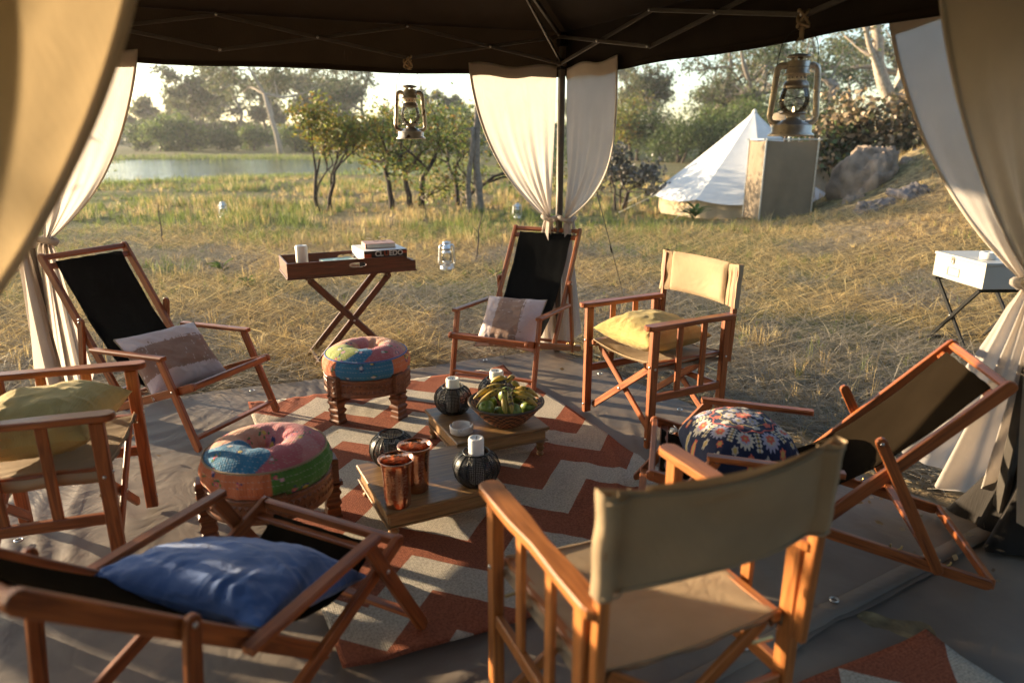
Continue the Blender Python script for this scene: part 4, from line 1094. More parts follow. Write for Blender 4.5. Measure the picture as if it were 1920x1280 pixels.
# ---------------------------------------------------------------- carved stools and ring cushions
def stool(label, x, y, rz):
    c = thing('carved_stool', label, 'stool', (x, y, .034), rz, 'round carved stools')
    rad = .250; zt, zb = .262, .158
    m = MB(); lathe(m, [(rad - .028, zb), (rad, zb), (rad + .004, zb + .006), (rad, zb + .014), (rad, zt - .014), (rad + .004, zt - .006), (rad, zt), (rad - .028, zt), (rad - .028, zb)], 64, True, None, False, False)
    ap = m.build('apron', 'carved_wood', c)
    m = MB()   # carved band of triangles
    n = 64
    for k in range(n):
        a = 2 * math.pi * (k + .5) / n; M = Matrix.Rotation(a, 4, 'Z') @ Matrix.Translation((rad, 0, (zt + zb) / 2))
        w = math.pi * rad / n * .9; h = .028
        for sg in (1, -1):
            m.add([(0, -w, sg * h), (0, w, sg * h), (0, 0, sg * .004), (.006, 0, sg * h * .62)], [(0, 2, 3), (2, 1, 3), (1, 0, 3)] if sg > 0 else [(2, 0, 3), (1, 2, 3), (0, 1, 3)], False, M)
    m.build('carving', 'carved_wood', ap)
    m = MB(); lathe(m, [(.0, zt - .03), (rad - .029, zt - .03), (rad - .029, zt - .012), (.0, zt - .012)], 48, True, None, False, False); m.build('seat_board', 'carved_wood', c)
    prof = [(.034, .0), (.034, .014), (.029, .022), (.031, .046), (.026, .054), (.035, .070), (.035, .080), (.028, .090), (.030, .108), (.036, .118), (.036, .128), (.027, .138), (.038, .160)]
    for k in range(4):
        a = R(45 + 90 * k); M = Matrix.Rotation(a, 4, 'Z') @ Matrix.Translation((rad - .004, 0, 0))
        m = MB(); vs = []; fs = []
        for (h, z) in prof:
            h *= 1.18; vs += [(-h * .8, -h, z), (h * .8, -h, z), (h * .8, h, z), (-h * .8, h, z)]
        for j in range(len(prof) - 1):
            for i in range(4): q = (i + 1) % 4; fs.append((j * 4 + i, j * 4 + q, j * 4 + 4 + q, j * 4 + 4 + i))
        fs += [(3, 2, 1, 0)]
        m.add(vs, fs); box(m, (.004, 0, .218), (.052, .078, .118), .004)
        lg = m.build('leg', 'carved_wood', c, M)
        m = MB()
        for qq in range(3):
            for sg in (-1, 1):
                z = .185 + qq * .033
                m.add([(.030, sg * .004, z), (.030, sg * .030, z - .011), (.030, sg * .030, z + .011), (.035, sg * .020, z)], [(0, 1, 3), (1, 2, 3), (2, 0, 3)] if sg > 0 else [(1, 0, 3), (2, 1, 3), (0, 2, 3)])
        m.build('carving', 'carved_wood', lg)
        m = MB(); box(m, (.036, 0, .150), (.024, .030, .022), .003); m.build('boss', 'carved_wood', lg)
    return c
def ring_cushion(label, x, y, z, rz, top_cols, side_cols, seed):
    """round patchwork cushion with a deep dimple in the middle"""
    c = thing('ring_cushion', label, 'cushion', (x, y, z), rz, 'round patchwork cushions')
    Ro, H = .236, .165
    nth = 200; th = np.linspace(0, 2 * np.pi, nth + 1)
    def topz(r): 
        q = np.clip(r / Ro, 0, 1)
        return H - .018 - .085 * np.exp(-(q / .22) ** 2) + .030 * np.sin(np.pi * np.clip((q - .12) / .88, 0, 1)) - .020 * q ** 6
    rr = np.linspace(.004, Ro, 70)
    RR, TH = np.meshgrid(rr, th, indexing='ij')
    ZZ_ = topz(RR) + .003 * np.sin(TH * 9 + seed) * (1 - RR / Ro) * np.exp(-((RR - .07) / .05) ** 2) * 2
    r_ = np.random.default_rng(seed)
    def patch(nm, Xc, Yc, base):
        # little flower sprays printed on the cloth
        for k in range(len(nm)):
            fx, fy, s = nm[k]
            d = np.hypot(Xc - fx, Yc - fy)
            g = (.05, .16, .05) if r_.random() < .6 else (.03, .05, .14)
            for q in range(5):
                a = r_.random() * 6.28; rad_ = s * (.5 + r_.random() * .9)
                dd = np.hypot(Xc - fx - rad_ * math.cos(a), Yc - fy - rad_ * math.sin(a))
                base[dd < s * .35] = g
            colr = [(.55, .07, .14), (.60, .32, .38), (.62, .42, .07), (.55, .50, .50)][r_.integers(0, 4)]
            base[d < s * .62] = colr
            base[d < s * .22] = (.62, .42, .1)
    def sector(TH, cols):
        c_ = np.empty(TH.shape + (3,)); a = np.mod(TH, 2 * np.pi)
        for (a0, colr) in cols: c_[a >= R(a0)] = colr
        return c_
    ct = sector(TH + .18 * np.sin(RR * 30), top_cols)
    X, Y = RR * np.cos(TH), RR * np.sin(TH)
    fl = [(r_.uniform(-.22, .22), r_.uniform(-.22, .22), r_.uniform(.010, .018)) for _ in range(26)]
    patch(fl, X, Y, ct)
    st = (np.mod(Y * 95 + .3 * np.sin(X * 50), 1) < .16) & (np.mod(X * 62 + np.floor(Y * 95) * .37, 1) < .45)
    ct[st] = ct[st] * .5 + np.array([.5, .45, .4]) * .5
    grid_mesh('top', np.stack([X, Y, ZZ_], -1), nth + 1, 70, 'quilted_cotton', c, ct.reshape(-1, 3))
    zz = np.linspace(topz(np.array([Ro]))[0], 0, 40)
    Z2, TH2 = np.meshgrid(zz, th, indexing='ij'); q = 1 - Z2 / zz[0]
    R2 = Ro + .022 * np.sin(np.pi * q) ** .8 - .03 * q ** 6 + .002 * np.sin(TH2 * 23 + q * 4)
    csd = sector(TH2, side_cols); S = TH2 * Ro
    fl = [(r_.uniform(0, 2 * np.pi * Ro), r_.uniform(.01, .14), r_.uniform(.010, .017)) for _ in range(34)]
    patch(fl, S, Z2, csd)
    st = (np.mod(Z2 * 90, 1) < .14) & (np.mod(S * 60 + np.floor(Z2 * 90) * .4, 1) < .45)
    csd[st] = csd[st] * .55 + np.array([.5, .45, .4]) * .45
    grid_mesh('side', np.stack([R2 * np.cos(TH2), R2 * np.sin(TH2), Z2], -1), nth + 1, 40, 'quilted_cotton', c, csd.reshape(-1, 3))
    m = MB(); tube(m, [((Ro + .002) * math.cos(a), (Ro + .002) * math.sin(a), zz[0] + .001) for a in np.linspace(0, 2 * math.pi, 64)], .0045, 6, False); m.build('piping', 'blue_cotton' if seed == 1 else 'tan_canvas', c)
    return c
pink = (.52, .20, .20); blue = (.035, .17, .30); orange = (.55, .16, .065); green = (.075, .19, .035); peach = (.55, .27, .17); lime = (.30, .34, .09); rose = (.45, .115, .13)
S1 = (-.865, 3.93); S2 = (-1.00, 2.585)
stool('carved round stool near the tray stand under a peach and blue cushion', S1[0], S1[1], R(10))
stool('carved round stool nearer the left director chair under a pink and blue cushion', S2[0], S2[1], R(-20))
ring_cushion('round patchwork cushion with green, blue and peach panels on the far stool', S1[0], S1[1], .272, 0, [(0, peach), (95, pink), (150, peach), (185, lime), (255, blue), (285, rose), (330, pink)], [(0, orange), (90, green), (150, orange), (205, orange), (238, blue), (318, orange)], 1)
ring_cushion('round patchwork cushion with pink and blue top and orange side on the near stool', S2[0], S2[1], .272, 0, [(0, rose), (60, pink), (120, peach), (170, peach), (196, blue), (286, rose), (330, pink)], [(0, green), (70, pink), (130, peach), (185, orange), (292, green)], 2)

# ---------------------------------------------------------------- low tables
def low_table(label, x, y, rz, a, b, h):
    c = thing('low_table', label, 'table', (x, y, .030), rz, 'low wooden tables on the rug')
    m = MB(); box(m, (0, 0, h - .009), (2 * a, 2 * b, .018), .004); m.build('top', 'table_wood', c)
    m = MB(); box(m, (0, 0, h - .0225), (2 * a - .012, 2 * b - .012, .009), .003); m.build('moulding', 'table_wood', c)
    for s in (-1, 1):
        m = MB(); box(m, (0, s * (b - .022), h - .050), (2 * a - .034, .018, .045), .003); m.build('apron', 'table_wood', c)
        m = MB(); box(m, (s * (a - .022), 0, h - .050), (.018, 2 * b - .054, .0445), .003); m.build('apron', 'table_wood', c)
    m = MB(); box(m, (0, 0, h - .0745), (2 * a - .006, 2 * b - .006, .006), .002); m.build('lower_moulding', 'table_wood', c)
    lh = h - .078
    for sx in (-1, 1):
        for sy in (-1, 1):
            m = MB(); lathe(m, [(.010, 0), (.018, .004), (.021, .012), (.014, .020), (.012, .026), (.020, .034), (.023, .045), (.016, .056), (.018, .060), (.024, .066), (.024, lh)], 16)
            m.build('leg', 'table_wood', c, Matrix.Translation((sx * (a - .035), sy * (b - .035), 0)))
    return c
low_table('nearer low square table holding the copper cups', -.368, 2.777, R(26.3), .263, .242, .150)
low_table('farther low square table holding the fruit bowl', -.142, 3.399, R(25.1), .252, .250, .165)
T1, T2 = .182, .197

# candle holders: pierced black globes
def candle_holder(label, x, y, z, s=1.0, rz=0.0):
    c = thing('candle_holder', label, 'candle holder', (x, y, z), rz, 'pierced black candle holders')
    prof = [(.050, 0), (.070, .012), (.088, .035), (.098, .062), (.100, .082), (.094, .106), (.080, .128), (.062, .142), (.055, .146)]
    pp = smooth_path([(r, 0, h) for r, h in prof], 4); n = 96; pr = [(p.x * s, p.z * s) for p in pp]
    th = np.linspace(0, 2 * np.pi, n + 1)
    V = np.array([[(r * math.cos(t), r * math.sin(t), h) for t in th] for r, h in pr])
    P = np.array([[(t / (2 * math.pi) * 80, k * .85, 0) for t in th] for k in range(len(pr))])
    grid_mesh('shell', V, n + 1, len(pr), 'pierced_metal', c, attr={'pierce': P.reshape(-1, 3)})
    for k in range(16):
        a = 2 * math.pi * k / 16; m = MB()
        tube(m, [(r * 1.008 * math.cos(a), r * 1.008 * math.sin(a), h) for r, h in pr[::2]], .0026 * s, 5); m.build('rib', 'black_metal', c)
    m = MB(); tube(m, [(.056 * s * math.cos(a), .056 * s * math.sin(a), .147 * s) for a in np.linspace(0, 2 * math.pi, 40)], .0035 * s, 6, False); m.build('rim', 'black_metal', c)
    m = MB(); lathe(m, [(.0, .001), (.052 * s, .001), (.052 * s, .006), (0, .006)], 24, True, None, False, False); m.build('base', 'black_metal', c)
    return c
def candle(label, x, y, z, r, h, mat='wax', melt=0.0, group='pillar candles'):
    c = thing('candle', label, 'candle', (x, y, z), 0, group)
    m = MB(); pr = [(r * .97, 0), (r, .004), (r, h - .008), (r * .93, h - .001), (r * .80, h), (r * .5, h - .006 - melt), (.0005, h - .007 - melt)]
    lathe(m, pr, 36); m.build('wax', mat, c)
    m = MB(); tube(m, [(0, 0, h - .012), (.001, 0, h), (.004, .001, h + .007)], .0016, 5); m.build('wick', 'wick', c)
    return c
for lab, cl, x, y, z, ch_, ct, r_ in (
    ('pierced black globe holder with a tall white candle, at the right of the near table', 'white candle standing tall in the holder on the near table', -.152, 2.700, T1, .205, 'wax_white', .033),
    ('pierced black globe holder behind the copper cups, its candle burnt low', 'short burnt candle sunk in the holder behind the copper cups', -.545, 2.885, T1, .105, 'wax', .036),
    ('pierced black globe holder left of the fruit bowl', 'cream candle in the holder left of the fruit bowl', -.315, 3.475, T2, .185, 'wax', .036),
    ('pierced black globe holder half hidden behind the fruit bowl', 'cream candle rising behind the fruit bowl', -.085, 3.600, T2, .185, 'wax', .038)):
    candle_holder(lab, x, y, z, 1.0); candle(cl, x, y, z + .007, r_, ch_, ct)
# copper cups
def cup(label, x, y):
    c = thing('copper_cup', label, 'cup', (x, y, T1), 0, 'hammered copper cups')
    m = MB(); lathe(m, [(0, .0), (.050, .0), (.052, .003), (.054, .05), (.0575, .14), (.063, .182), (.069, .196), (.0715, .199), (.0705, .201), (.066, .199), (.060, .183), (.0545, .14), (.051, .05), (.048, .006), (0, .005)], 48, True, None, False, False)
    m.build('body', 'hammered_copper', c)
    m = MB(); tube(m, [(.0705 * math.cos(a), .0705 * math.sin(a), .2) for a in np.linspace(0, 2 * math.pi, 49)], .0028, 6, False); m.build('rim', 'hammered_copper', c)
cup('hammered copper cup at the front corner of the near table', -.462, 2.520)
cup('hammered copper cup just behind the front one', -.405, 2.648)
# ashtray
at_ = thing('ashtray', 'small round white ceramic ashtray in front of the fruit bowl', 'ashtray', (-.252, 3.205, T2))
m = MB(); n = 48
prof = [(0, 0), (.052, 0), (.058, .004), (.060, .036), (.057, .040), (.052, .037), (.048, .014), (0, .012)]
vs = []; fs = []
for (r_, z_) in prof:
    for i in range(n):
        a = 2 * math.pi * i / n; dip = .014 if z_ > .03 and (i % 16) in (0, 1) else 0
        vs.append((r_ * math.cos(a + .5), r_ * math.sin(a + .5), z_ - dip))
for k in range(len(prof) - 1):
    for i in range(n): j = (i + 1) % n; fs.append((k * n + i, k * n + j, (k + 1) * n + j, (k + 1) * n + i))
m.add(vs, fs, True); m.build('body', 'ceramic', at_)

# fruit bowl
BX, BY = -.030, 3.325
bw = thing('fruit_bowl', 'woven basket bowl with dark zigzag pattern full of fruit', 'bowl', (BX, BY, T2))
def bowl():
    pr = [(.0, .0), (.075, .0), (.082, .004), (.115, .030), (.150, .066), (.178, .100), (.190, .116), (.192, .122), (.188, .123), (.172, .104), (.142, .070), (.105, .034), (.07, .012), (.0, .010)]
    n = 160; k = 6; pp = []
    for i in range(len(pr) - 1):
        for j in range(k):
            t = j / k; pp.append((pr[i][0] * (1 - t) + pr[i + 1][0] * t, pr[i][1] * (1 - t) + pr[i + 1][1] * t))
    pp.append(pr[-1]); th = np.linspace(0, 2 * np.pi, n + 1)
    V = []; C = []
    for q, (r_, z_) in enumerate(pp):
        coil = .0016 * math.sin(q * 2.1)
        for t in th:
            V.append(((r_ + coil) * math.cos(t), (r_ + coil) * math.sin(t), z_))
            h = z_ / .12; a = t / (2 * math.pi) * 9
            tri = abs((a % 1) * 2 - 1)
            lev = (h * 2.6 + round(tri * 3) / 3 * 1.2)
            dark = (lev % .62) < .26
            if z_ > .112: dark = True
            C.append((.035, .014, .010) if dark else (.34, .135, .055))
    grid_mesh('basket', np.array(V), n + 1, len(pp), 'basketry', bw, np.array(C))
    m = MB(); tube(m, [(.191 * math.cos(a), .191 * math.sin(a), .120) for a in np.linspace(0, 2 * math.pi, 80)], .006, 8, False); m.build('rim', 'dry_stick', bw)
bowl()
def banana(label, p0, p1, lift, r=.0175, bend=(0, 0, 1)):
    """curved fruit from stem p0 to tip p1, in bowl coordinates"""
    p0 = Vector(p0); p1 = Vector(p1); mid = (p0 + p1) / 2 + Vector(bend).normalized() * lift * 1.35
    pts = [bez(np.array(p0), np.array(p0 + (mid - p0) * .72), np.array(p1 + (mid - p1) * .72), np.array(p1), t) for t in np.linspace(0, 1, 18)]
    rad = [r * x for x in (.30, .32, .36, .50, .72, .90, 1.0, 1.04, 1.06, 1.06, 1.05, 1.02, .98, .92, .80, .60, .36, .22)]
    o = thing('banana', label, 'banana', (BX + p0.x, BY + p0.y, T2 + p0.z), 0, 'bananas in the bowl')
    m = MB(); pl = [Vector(p) - p0 for p in pts]
    # five flat sides
    tube(m, pl, rad, 6); b = m.build('fruit', 'banana_skin', o)
    md = b.modifiers.new('round', 'SUBSURF'); md.levels = 2; md.render_levels = 2
    for pg in b.data.polygons: pg.use_smooth = True
    m = MB(); tube(m, [pl[0] + (pl[0] - pl[2]) * .35, pl[0], pl[1]], [r * .30, r * .32, r * .34], 6); m.build('stem', 'dry_stick', o)
def fruit(label, x, y, z, r, tilt, cat='mango', seed=1):
    o = thing('mango', label, cat, (BX + x, BY + y, T2 + z), 0, 'green fruit in the bowl', rot=(tilt[0], tilt[1], tilt[2]))
    m = MB(); pr = []
    for t in np.linspace(0.02, math.pi - .02, 24):
        rr = math.sin(t) ** .92 * r * (1 + .05 * math.cos(t)); zz = -math.cos(t) * r * 1.02
        if t > math.pi - .5: zz -= (t - (math.pi - .5)) ** 2 * r * .55
        pr.append((max(rr, .0005), zz))
    lathe(m, pr, 32); m.build('fruit', 'flesh_green', o)
    m = MB(); tube(m, [(0, 0, r * .80), (.001, .001, r * 1.0), (.003, 0, r * 1.06)], .0022, 5); m.build('stem', 'dry_stick', o)
fruit('round green mango at the left front of the bowl, catching the sun', -.098, -.100, .120, .042, (R(40), R(-20), 0))
fruit('green mango right of the two upright bananas', .040, -.118, .112, .040, (R(60), R(25), 0))
fruit('green mango tucked under the bananas at the right of the bowl', .110, -.062, .112, .038, (R(30), R(40), 0))
fruit('green mango in the middle of the bowl beneath the bananas', .002, .005, .150, .042, (R(10), R(5), 0))
fruit('green fruit deep at the front of the bowl between mango and bananas', -.035, -.07, .075, .040, (R(80), R(5), 0))
fruit('green fruit at the back left of the bowl under the bananas', -.09, .03, .10, .042, (R(10), R(30), 0))
fruit('green fruit at the back of the bowl under the topmost bananas', .05, .07, .12, .042, (R(10), R(60), 0))
banana('left banana of the pair lying to the left, uppermost', (.000, -.020, .215), (-.165, -.050, .150), .028)
banana('spotted banana below it, curving down to the left rim', (.004, -.050, .205), (-.150, -.105, .125), .030)
banana('short yellow banana at the back, pointing up left', (.010, .035, .225), (-.080, .05, .200), .022, .016)
banana('greenish banana stub at the top of the heap', (.000, .025, .205), (.045, .075, .225), .015, .015)
banana('dark spotted banana at the back right of the heap', (.020, .020, .215), (.070, .010, .185), .014, .016)
banana('long banana on the right, uppermost of three', (.035, -.020, .190), (.165, -.030, .150), .030)
banana('middle banana of the three on the right', (.030, -.045, .180), (.160, -.062, .138), .024)
banana('lowest banana of the three, with a pale side', (.040, -.075, .172), (.158, -.090, .128), .018)
banana('upright banana standing against the front rim, left of two', (-.015, -.075, .195), (.005, -.160, .105), .018, .018, (-.3, -1, .5))
banana('upright green banana at the front, its face lit', (.010, -.065, .205), (.030, -.158, .105), .020, .018, (.2, -1, .5))
# ---------------------------------------------------------------- tray on its folding stand
TX, TY, TR, TZ = -1.237, 5.17, R(24.9), .655
gz0 = 0.0
st = thing('tray_stand', 'dark mahogany folding cross legged stand behind the far stool', 'stand', (TX, TY, -.01), TR)
for yy, o in ((-.165, .012), (.165, -.012)):
    bar('leg', (-.315, yy - o, TZ - .01), (.285, yy - o, 0), .022, .044, 'mahogany', st, rnd=True, ext=.01)
    bar('leg', (.275, yy + o, TZ - .01), (-.305, yy + o, 0), .022, .044, 'mahogany', st, rnd=True, ext=.01)
    bolt_at(st, (-.015, yy - .026, TZ * .49), (0, -1, 0), .9)
for xx, z_ in ((-.300, TZ - .012), (.262, TZ - .012), (.27, .03), (-.29, .03)):
    bar('cross_rail', (xx, -.20, z_), (xx, .20, z_), .020, .026, 'mahogany', st, up=(0, 0, 1), ch=.003)
ty = thing('wooden_tray', 'mahogany butler tray with oval hand holes on the cross legged stand', 'tray', (TX, TY, TZ), TR)
LX, LY, HT = .465, .215, .105
m = MB(); box(m, (0, 0, .006), (2 * LX + .012, 2 * LY + .012, .012), .003); m.build('base', 'mahogany', ty)
def tray_side(length, M, hole=True, step=True):
    """board with an oval hand hole; built from a grid of cells left open where the hole is"""
    n = 90; k = 16; th = .012; mb = MB(); idx = {}
    def top(x):
        h = HT
        if step:
            u = x / length
            if u > .46: h = HT * .66
            elif u > .40: h = HT * (1 - .34 * (u - .40) / .06)
        return h
    hx, hz, hw, hh = .03, HT * .60, .062, .017
    # outer outline + hole outline, joined as two polygons (left and right halves)
    hole_pts = [(hx + hw * math.copysign(abs(math.cos(a)) ** .6, math.cos(a)), hz + hh * math.copysign(abs(math.sin(a)) ** .8, math.sin(a))) for a in np.linspace(0, 2 * math.pi, 24, endpoint=False)]
    xs = np.linspace(-length / 2, length / 2, n)
    if not hole:
        poly = [(-length / 2, 0), (length / 2, 0)] + [(x, top(x)) for x in xs[::-1]]
        slab(mb, poly, -th / 2, th / 2, .002, 'XZ'); return mb.build('side', 'mahogany', ty, M)
    lo = [p for p in hole_pts if p[1] <= hz + 1e-9]; hi = [p for p in hole_pts if p[1] >= hz - 1e-9]
    lo.sort(); hi.sort()
    polyL = [(-length / 2, 0), (length / 2, 0), (length / 2, hz * .66), (hx + hw, hz)] + lo[::-1] + [(hx - hw, hz), (-length / 2, hz)]
    polyU = [(-length / 2, hz), (hx - hw, hz)] + hi + [(hx + hw, hz), (length / 2, hz * .66)] + [(x, top(x)) for x in xs[::-1]]
    def dedupe(p):
        out = []
        for q in p:
            if not out or (abs(out[-1][0] - q[0]) + abs(out[-1][1] - q[1])) > 1e-5: out.append(q)
        return out
    for poly in (dedupe(polyL), dedupe(polyU)):
        nn = len(poly); vs = [(a, -th / 2, b) for a, b in poly] + [(a, th / 2, b) for a, b in poly]
        fs = [tuple(range(nn)), tuple(range(nn, 2 * nn))[::-1]] + [(i + nn, (i + 1) % nn + nn, (i + 1) % nn, i) for i in range(nn)]
        mb.add(vs, fs)
    o = mb.build('side', 'mahogany', ty, M)
    return o
tray_side(2 * LX, Matrix.Translation((0, -LY + .006, .012)))
tray_side(2 * LX, Matrix.Translation((0, LY - .006, .012)))
tray_side(2 * LY - .026, Matrix.Translation((-LX + .006, 0, .012)) @ Matrix.Rotation(R(90), 4, 'Z'), False, False)
m = MB(); box(m, (LX - .006, 0, .012 + HT * .30), (.012, 2 * LY - .026, HT * .60), .002); m.build('side', 'mahogany', ty)
MT = Matrix.Translation((TX, TY, TZ)) @ Matrix.Rotation(TR, 4, 'Z')
def on_tray(x, y, z=.013): return MT @ Vector((x, y, z))
p = on_tray(-.335, -.055); candle('thick cream candle standing in the mahogany tray', p.x, p.y, p.z, .043, .205, 'wax')
p = on_tray(.25, .02)
fb = thing('flat_box', 'flat dark box lying in the tray beneath the board game', 'box', p, TR)
m = MB(); box(m, (0, 0, .031), (.30, .33, .060), .003); m.build('carton', 'game_black', fb)
m = MB(); box(m, (0, 0, .064), (.304, .334, .006), .002); m.build('lid', 'game_red', fb)
p = on_tray(.25, .02, .013 + .0675)
gb = thing('board_game_box', 'board game box with a dark and red side lying in the tray', 'box', p, TR + R(2))
GW, GD, GH = .33, .35, .080
m = MB(); box(m, (0, 0, GH / 2), (GW, GD, GH - .001), .002); m.build('carton', 'game_white', gb)
m = MB(); box(m, (0, -GD / 2 - .0010, GH / 2), (GW - .004, .002, GH - .006), .0005); m.build('front_print', 'game_black', gb)
m = MB(); box(m, (-GW / 2 + .030, -GD / 2 - .0024, GH / 2 - .008), (.05, .0015, GH - .03), .0004); m.build('print_patch', 'game_red', gb)
m = MB(); box(m, (GW / 2 - .022, -GD / 2 - .0024, GH / 2 + .018), (.040, .0015, GH - .06), .0004); m.build('print_patch', 'game_red', gb)
def lettering(parent, text, size, M, mat, name='lettering', bold=.0):
    cu = bpy.data.curves.new('t', 'FONT'); cu.body = text; cu.size = size; cu.extrude = .0008; cu.align_x = 'LEFT'; cu.offset = bold
    to = bpy.data.objects.new('t', cu); COL.objects.link(to); bpy.context.view_layer.update()
    me = bpy.data.meshes.new_from_object(to.evaluated_get(bpy.context.evaluated_depsgraph_get()))
    w = max(v.co.x for v in me.vertices) - min(v.co.x for v in me.vertices)
    bpy.data.objects.remove(to); me.materials.clear(); me.materials.append(MATS[mat])
    link(name, me, None, parent, M); return w
Mx = lambda x: Matrix.Translation((x, -GD / 2 - .0034, GH / 2 - .002)) @ Matrix.Rotation(R(90), 4, 'X')
x0 = -.082; w = lettering(gb, 'CL', .052, Mx(x0), 'game_white', bold=.0012)
w2 = lettering(gb, 'U', .052, Mx(x0 + w + .006), 'game_red', bold=.0012)
lettering(gb, 'EDO', .052, Mx(x0 + w + w2 + .012), 'game_white', bold=.0012)
p = on_tray(.255, .03, .013 + .0675 + GH)
nb = thing('notebook', 'brown leather notebook lying on the board game box', 'notebook', p, TR + R(-4))
m = MB(); box(m, (0, 0, .018), (.215, .175, .028), .001); m.build('pages', 'paper', nb)
for zz in (.002, .034):
    m = MB(); box(m, (-.003, 0, zz), (.228, .188, .004), .0012); m.build('cover', 'book_cover', nb)
bar('spine', (-.116, -.094, .018), (-.116, .094, .018), .006, .036, 'book_cover', nb)
m = MB(); tube(m, smooth_path([(.10 * math.cos(a), .092 + .006 * math.sin(a * 3), .040) for a in np.linspace(.2, 2.9, 5)], 4), .002, 5)
p = on_tray(.27, .06, .013 + .0675 + GH + .0365)
sp = thing('spectacles', 'pair of thin wire spectacles on the notebook', 'spectacles', p, TR + R(15))
for sg in (-1, 1):
    m = MB(); tube(m, [(sg * .032 + .024 * math.cos(a), 0, .016 + .016 * math.sin(a)) for a in np.linspace(0, 2 * math.pi, 20)], .0013, 5, False); m.build('lens_rim', 'black_metal', sp)
    m = MB(); tube(m, smooth_path([(sg * .057, 0, .020), (sg * .058, .08, .020), (sg * .054, .12, .008)], 4), .0014, 5); m.build('temple', 'black_metal', sp)
m = MB(); tube(m, [(-.008, 0, .02), (0, 0, .023), (.008, 0, .02)], .0012, 5); m.build('bridge', 'black_metal', sp)
for k, (x_, y_, a_, lab) in enumerate(((-.06, .0, 8, 'green and white magazine lying in the middle of the tray'), (.015, -.02, -12, 'folded leaflet on top of the magazine in the tray'))):
    p = on_tray(x_, y_, .014 + .018 * k); o = thing('magazine' if k == 0 else 'leaflet', lab, 'magazine', p, TR + R(a_))
    m = MB(); box(m, (0, 0, .035 if k == 0 else .022), (.24 - .1 * k, .20 - .06 * k, .070 if k == 0 else .006), .001); m.build('pages', 'paper', o)
    m = MB(); box(m, (0, 0, .0715 if k == 0 else .0265), (.242 - .1 * k, .202 - .06 * k, .002), .0005); m.build('cover', 'magazine', o)

